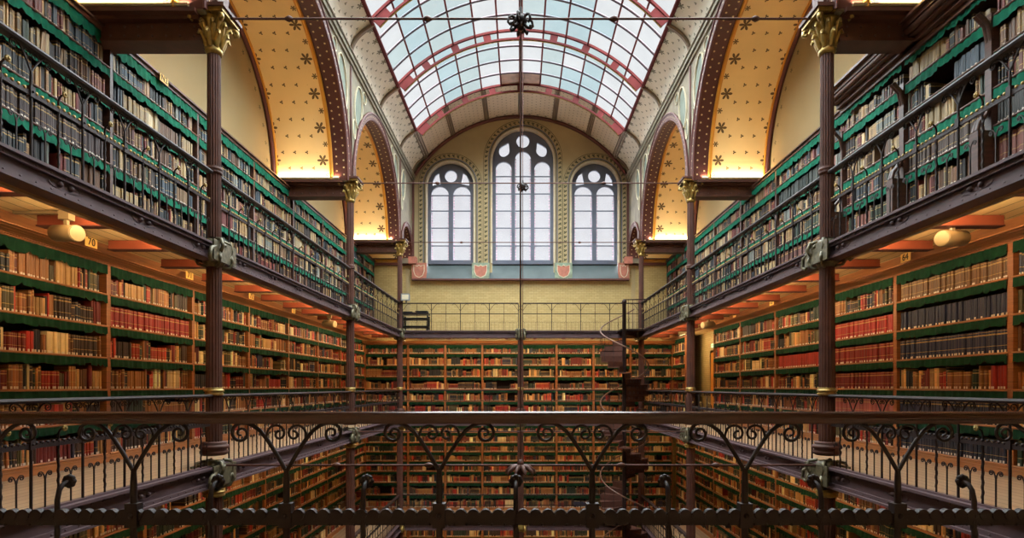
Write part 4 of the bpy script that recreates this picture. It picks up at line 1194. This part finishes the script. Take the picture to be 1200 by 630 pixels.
b = MB(); b.tube(hp, .024, 6); b.build('handrail', mat('rubbed_stair_rail', (112, 80, 66), .35, .2), st)
# landing at the top
b = MB(); vs = [(0, 0), (SR*cos(radians(54)), SR*sin(radians(54))), (SR*.7, SR*1.1), (SR*1.1, SR*.6)]
b.box(-.1, SR+.05, .1, SR+.1, F2-FG-.05, F2-FG); b.build('landing', m_rail, st)
b = MB(); b.tube([(.0, 0.1, F2-FG+.95), (-.02, .55, F2-FG+1.0)], .02, 6); b.tube([(0, .1, F2-FG+1.04), (.8, .0, F2-FG+1.04), (.8, .55, F2-FG+1.04)], .02, 6)
for k in range(5): b.tube([(.16*(k+1), .08, F2-FG), (.16*(k+1), .08, F2-FG+1.04)], .009, 4)
b.build('landing_rail', m_rail, st)

# ------------------------------------------------------------------ trolley and lamp on the rear gallery
t = root('book_trolley', 'black two-shelf trolley behind the rear upper railing beside the column', 'trolley', (-3.98, 22.15, F2))
b = MB()
for x in (-.46, .46):
    for y in (-.2, .2): b.tube([(x, y, .06), (x, y, .62)], .035, 6)
    b.box(x-.05, x+.05, -.26, .26, .04, .1)
b.build('frame', m_black, t)
for z in (.16, .46, .66):
    b = MB(); b.box(-.5, .5, -.24, .24, z, z+.035); b.box(-.5, .5, -.24, -.22, z, z+.07); b.build('shelf', m_black, t)
b = MB()
for (x, w_, h_) in ((-.3, .3, .10), (.22, .4, .14)): b.box(x-w_/2, x+w_/2, -.18, .18, .70, .70+h_*.4); b.box(x-w_/2-.03, x+w_/2+.03, -.2, .16, .70+h_*.4, .70+h_*.7)
b.build('reading_cradle', m_black, t)
for x in (-.46, .46):
    for y in (-.2, .2):
        b = MB(); b.disc_y(x, .045, .045, y-.015, y+.015, 10); b.build('caster', m_black, t)
g = root('floodlight', 'small grey floodlight fixed to the rear column above the trolley', 'lamp', (-4.25, ZC[3]-.12, 3.3))
b = MB(); b.box(-.14, .14, -.1, .08, -.1, .12); b.box(-.16, .16, -.12, -.09, -.12, .14); b.build('housing', m_grey, g)
b = MB(); b.box(-.12, .12, -.125, -.12, -.08, .1); b.build('lens', m_outline, g)
b = MB(); b.tube([(-.2, .1, 0), (0, .05, 0)], .02, 6); b.tube([(0, .05, -.1), (0, .05, -.2)], .03, 6); b.build('bracket', m_grey, g)

# exit sign
g = root('exit_sign', 'tiny green emergency exit sign above the yellow doorway', 'sign', (6.82, 20.5, 1.46))
MB().box(-.03, .03, -.16, .16, -.08, .08).build('housing', m_outline, g); MB().box(-.036, -.03, -.14, .14, -.06, .06).build('panel', m_exit, g)
b = MB(); b.box(-.04, -.036, -.02, .10, -.012, .012); b.face([(-.04, .02+.0, .04), (-.04, -.10, 0), (-.04, .02, -.04)]); b.build('arrow', m_outline, g)

# ------------------------------------------------------------------ track spotlights under the upper gallery
def spotlight(x, y, s, label, big=1.0):
    g = root('track_spotlight', label, 'spotlight', (x, y, 2.0))
    b = MB(); b.box(-.06, .06, -.05, .05, -.10, 0); b.box(-.02, .02, -.02, .02, -.16, -.10)
    b.build('mount', m_lampbody, g)
    b = MB(); b.box(-.6, .6, -.02, .02, -.03, -.0); b.build('track', m_lampbody, g)
    ax = Vector((-s*.86, -.35, -.10)).normalized()*.19*big; c = Vector((0, 0, -.25))
    b = MB(); b.tube([c-ax, c-ax*.96, c+ax*.98, c+ax], [.085*big, .095*big, .095*big, .088*big], 20, 0); b.build('can', m_lampbody, g)
    b = MB(); b.tube([c+ax*.99, c+ax*1.04], .082*big, 20, 0); b.build('lens', lensmat, g)
    return g
lensmat = mat('cream_lens', (156, 136, 98), .5, 0, .04)
spotlight(-5.18, 6.62, -1, 'large cream cylinder spotlight under the upper gallery, trolley side')
spotlight(5.10, 6.85, 1, 'large cream cylinder spotlight under the upper gallery, staircase side')
spotlight(-5.3, 16.1, -1, 'distant cream cylinder spotlight under the upper gallery, trolley side')
spotlight(5.3, 16.4, 1, 'distant cream cylinder spotlight under the upper gallery, staircase side')

# ------------------------------------------------------------------ lamp strips (light the niches and the shelves)
def strip(x, y, h, L, rot, aim, power, col, label, spread=None, wid=.08):
    """slim fixture with its own light; local x along its run; aim = tilt of the light about local x"""
    g = root('strip_lamp', label, 'lamp', (x, y, h), rot)
    b = MB(); b.box(-L/2, L/2, -.035, .035, -.03, .012); b.build('tray', m_lampbody, g)
    b = MB(); b.tube([(-L/2+.02, 0, .02), (L/2-.02, 0, .02)], .011, 6); b.build('tube', m_lamp, g)
    area_light('strip_light', (0, 0, .04) if abs(aim) > 1.6 else (0, 0, -.05), (aim, 0, 0), L, wid, power, col, g, spread)
for s in (-1, 1):
    for i in range(4):
        for d_ in (-1, 1):
            z = ZC[i]+d_*.31
            if i == 0 and d_ < 0: continue
            if i == 3 and d_ > 0:
                strip(s*5.5, z-.03, 5.40, 1.6, 0, pi-.2, P_NICHE*.35, GOLD, 'thin warm lamp strip on the rearmost beam ledge, back face, %s' % SIDE[s])
                continue
            strip(s*5.5, z, 5.40, 1.6, 0, pi-d_*-.28 if d_ > 0 else pi+.28*-1*-1*-1, P_NICHE, GOLD, 'thin warm lamp strip on the niche ledge at the %s columns, %s face, %s' % (['front', 'foremost', 'middle', 'rear'][i], 'back' if d_ > 0 else 'front', SIDE[s]))
    for lvl, h, pw in (('upper', 1.80, P_CASE), ('middle', -1.48, P_LOW)):
        for i in range(3):
            ya, yb = max(ZC[i], 3.5) if lvl == 'upper' else max(ZC[i], 8), ZC[i+1]
            if yb-ya < 1: continue
            if i == 2: yb = 24.0
            L = yb-ya-.5
            # light faces the shelves (outwards), slightly up
            strip(s*(HW+.16), (ya+yb)/2, h+.035, L, pi/2 if s > 0 else -pi/2, -pi/2*1.25, pw*L/6.3, WARM, 'warm lamp strip behind the %s gallery girder, %s, %s' % (lvl, SIDE[s], bay[i]))
strip(6.0, 21.5, 1.90, .7, pi/2, -pi/2*.55, 9, WARM, 'short warm lamp added to brighten the yellow doorway, under the upper gallery')  # added lamp to brighten the dim wall by the doorway
for lvl, h, pw in (('upper', 1.92, P_BACK), ('middle', -1.42, P_BACK*.45), ('lower', -5.3, P_BACK*.4)):
    strip(0, ZC[3]+.25, h, 8.4, 0, radians(62), pw, WARM, 'warm lamp strip behind the rear girder of the %s gallery' % lvl)
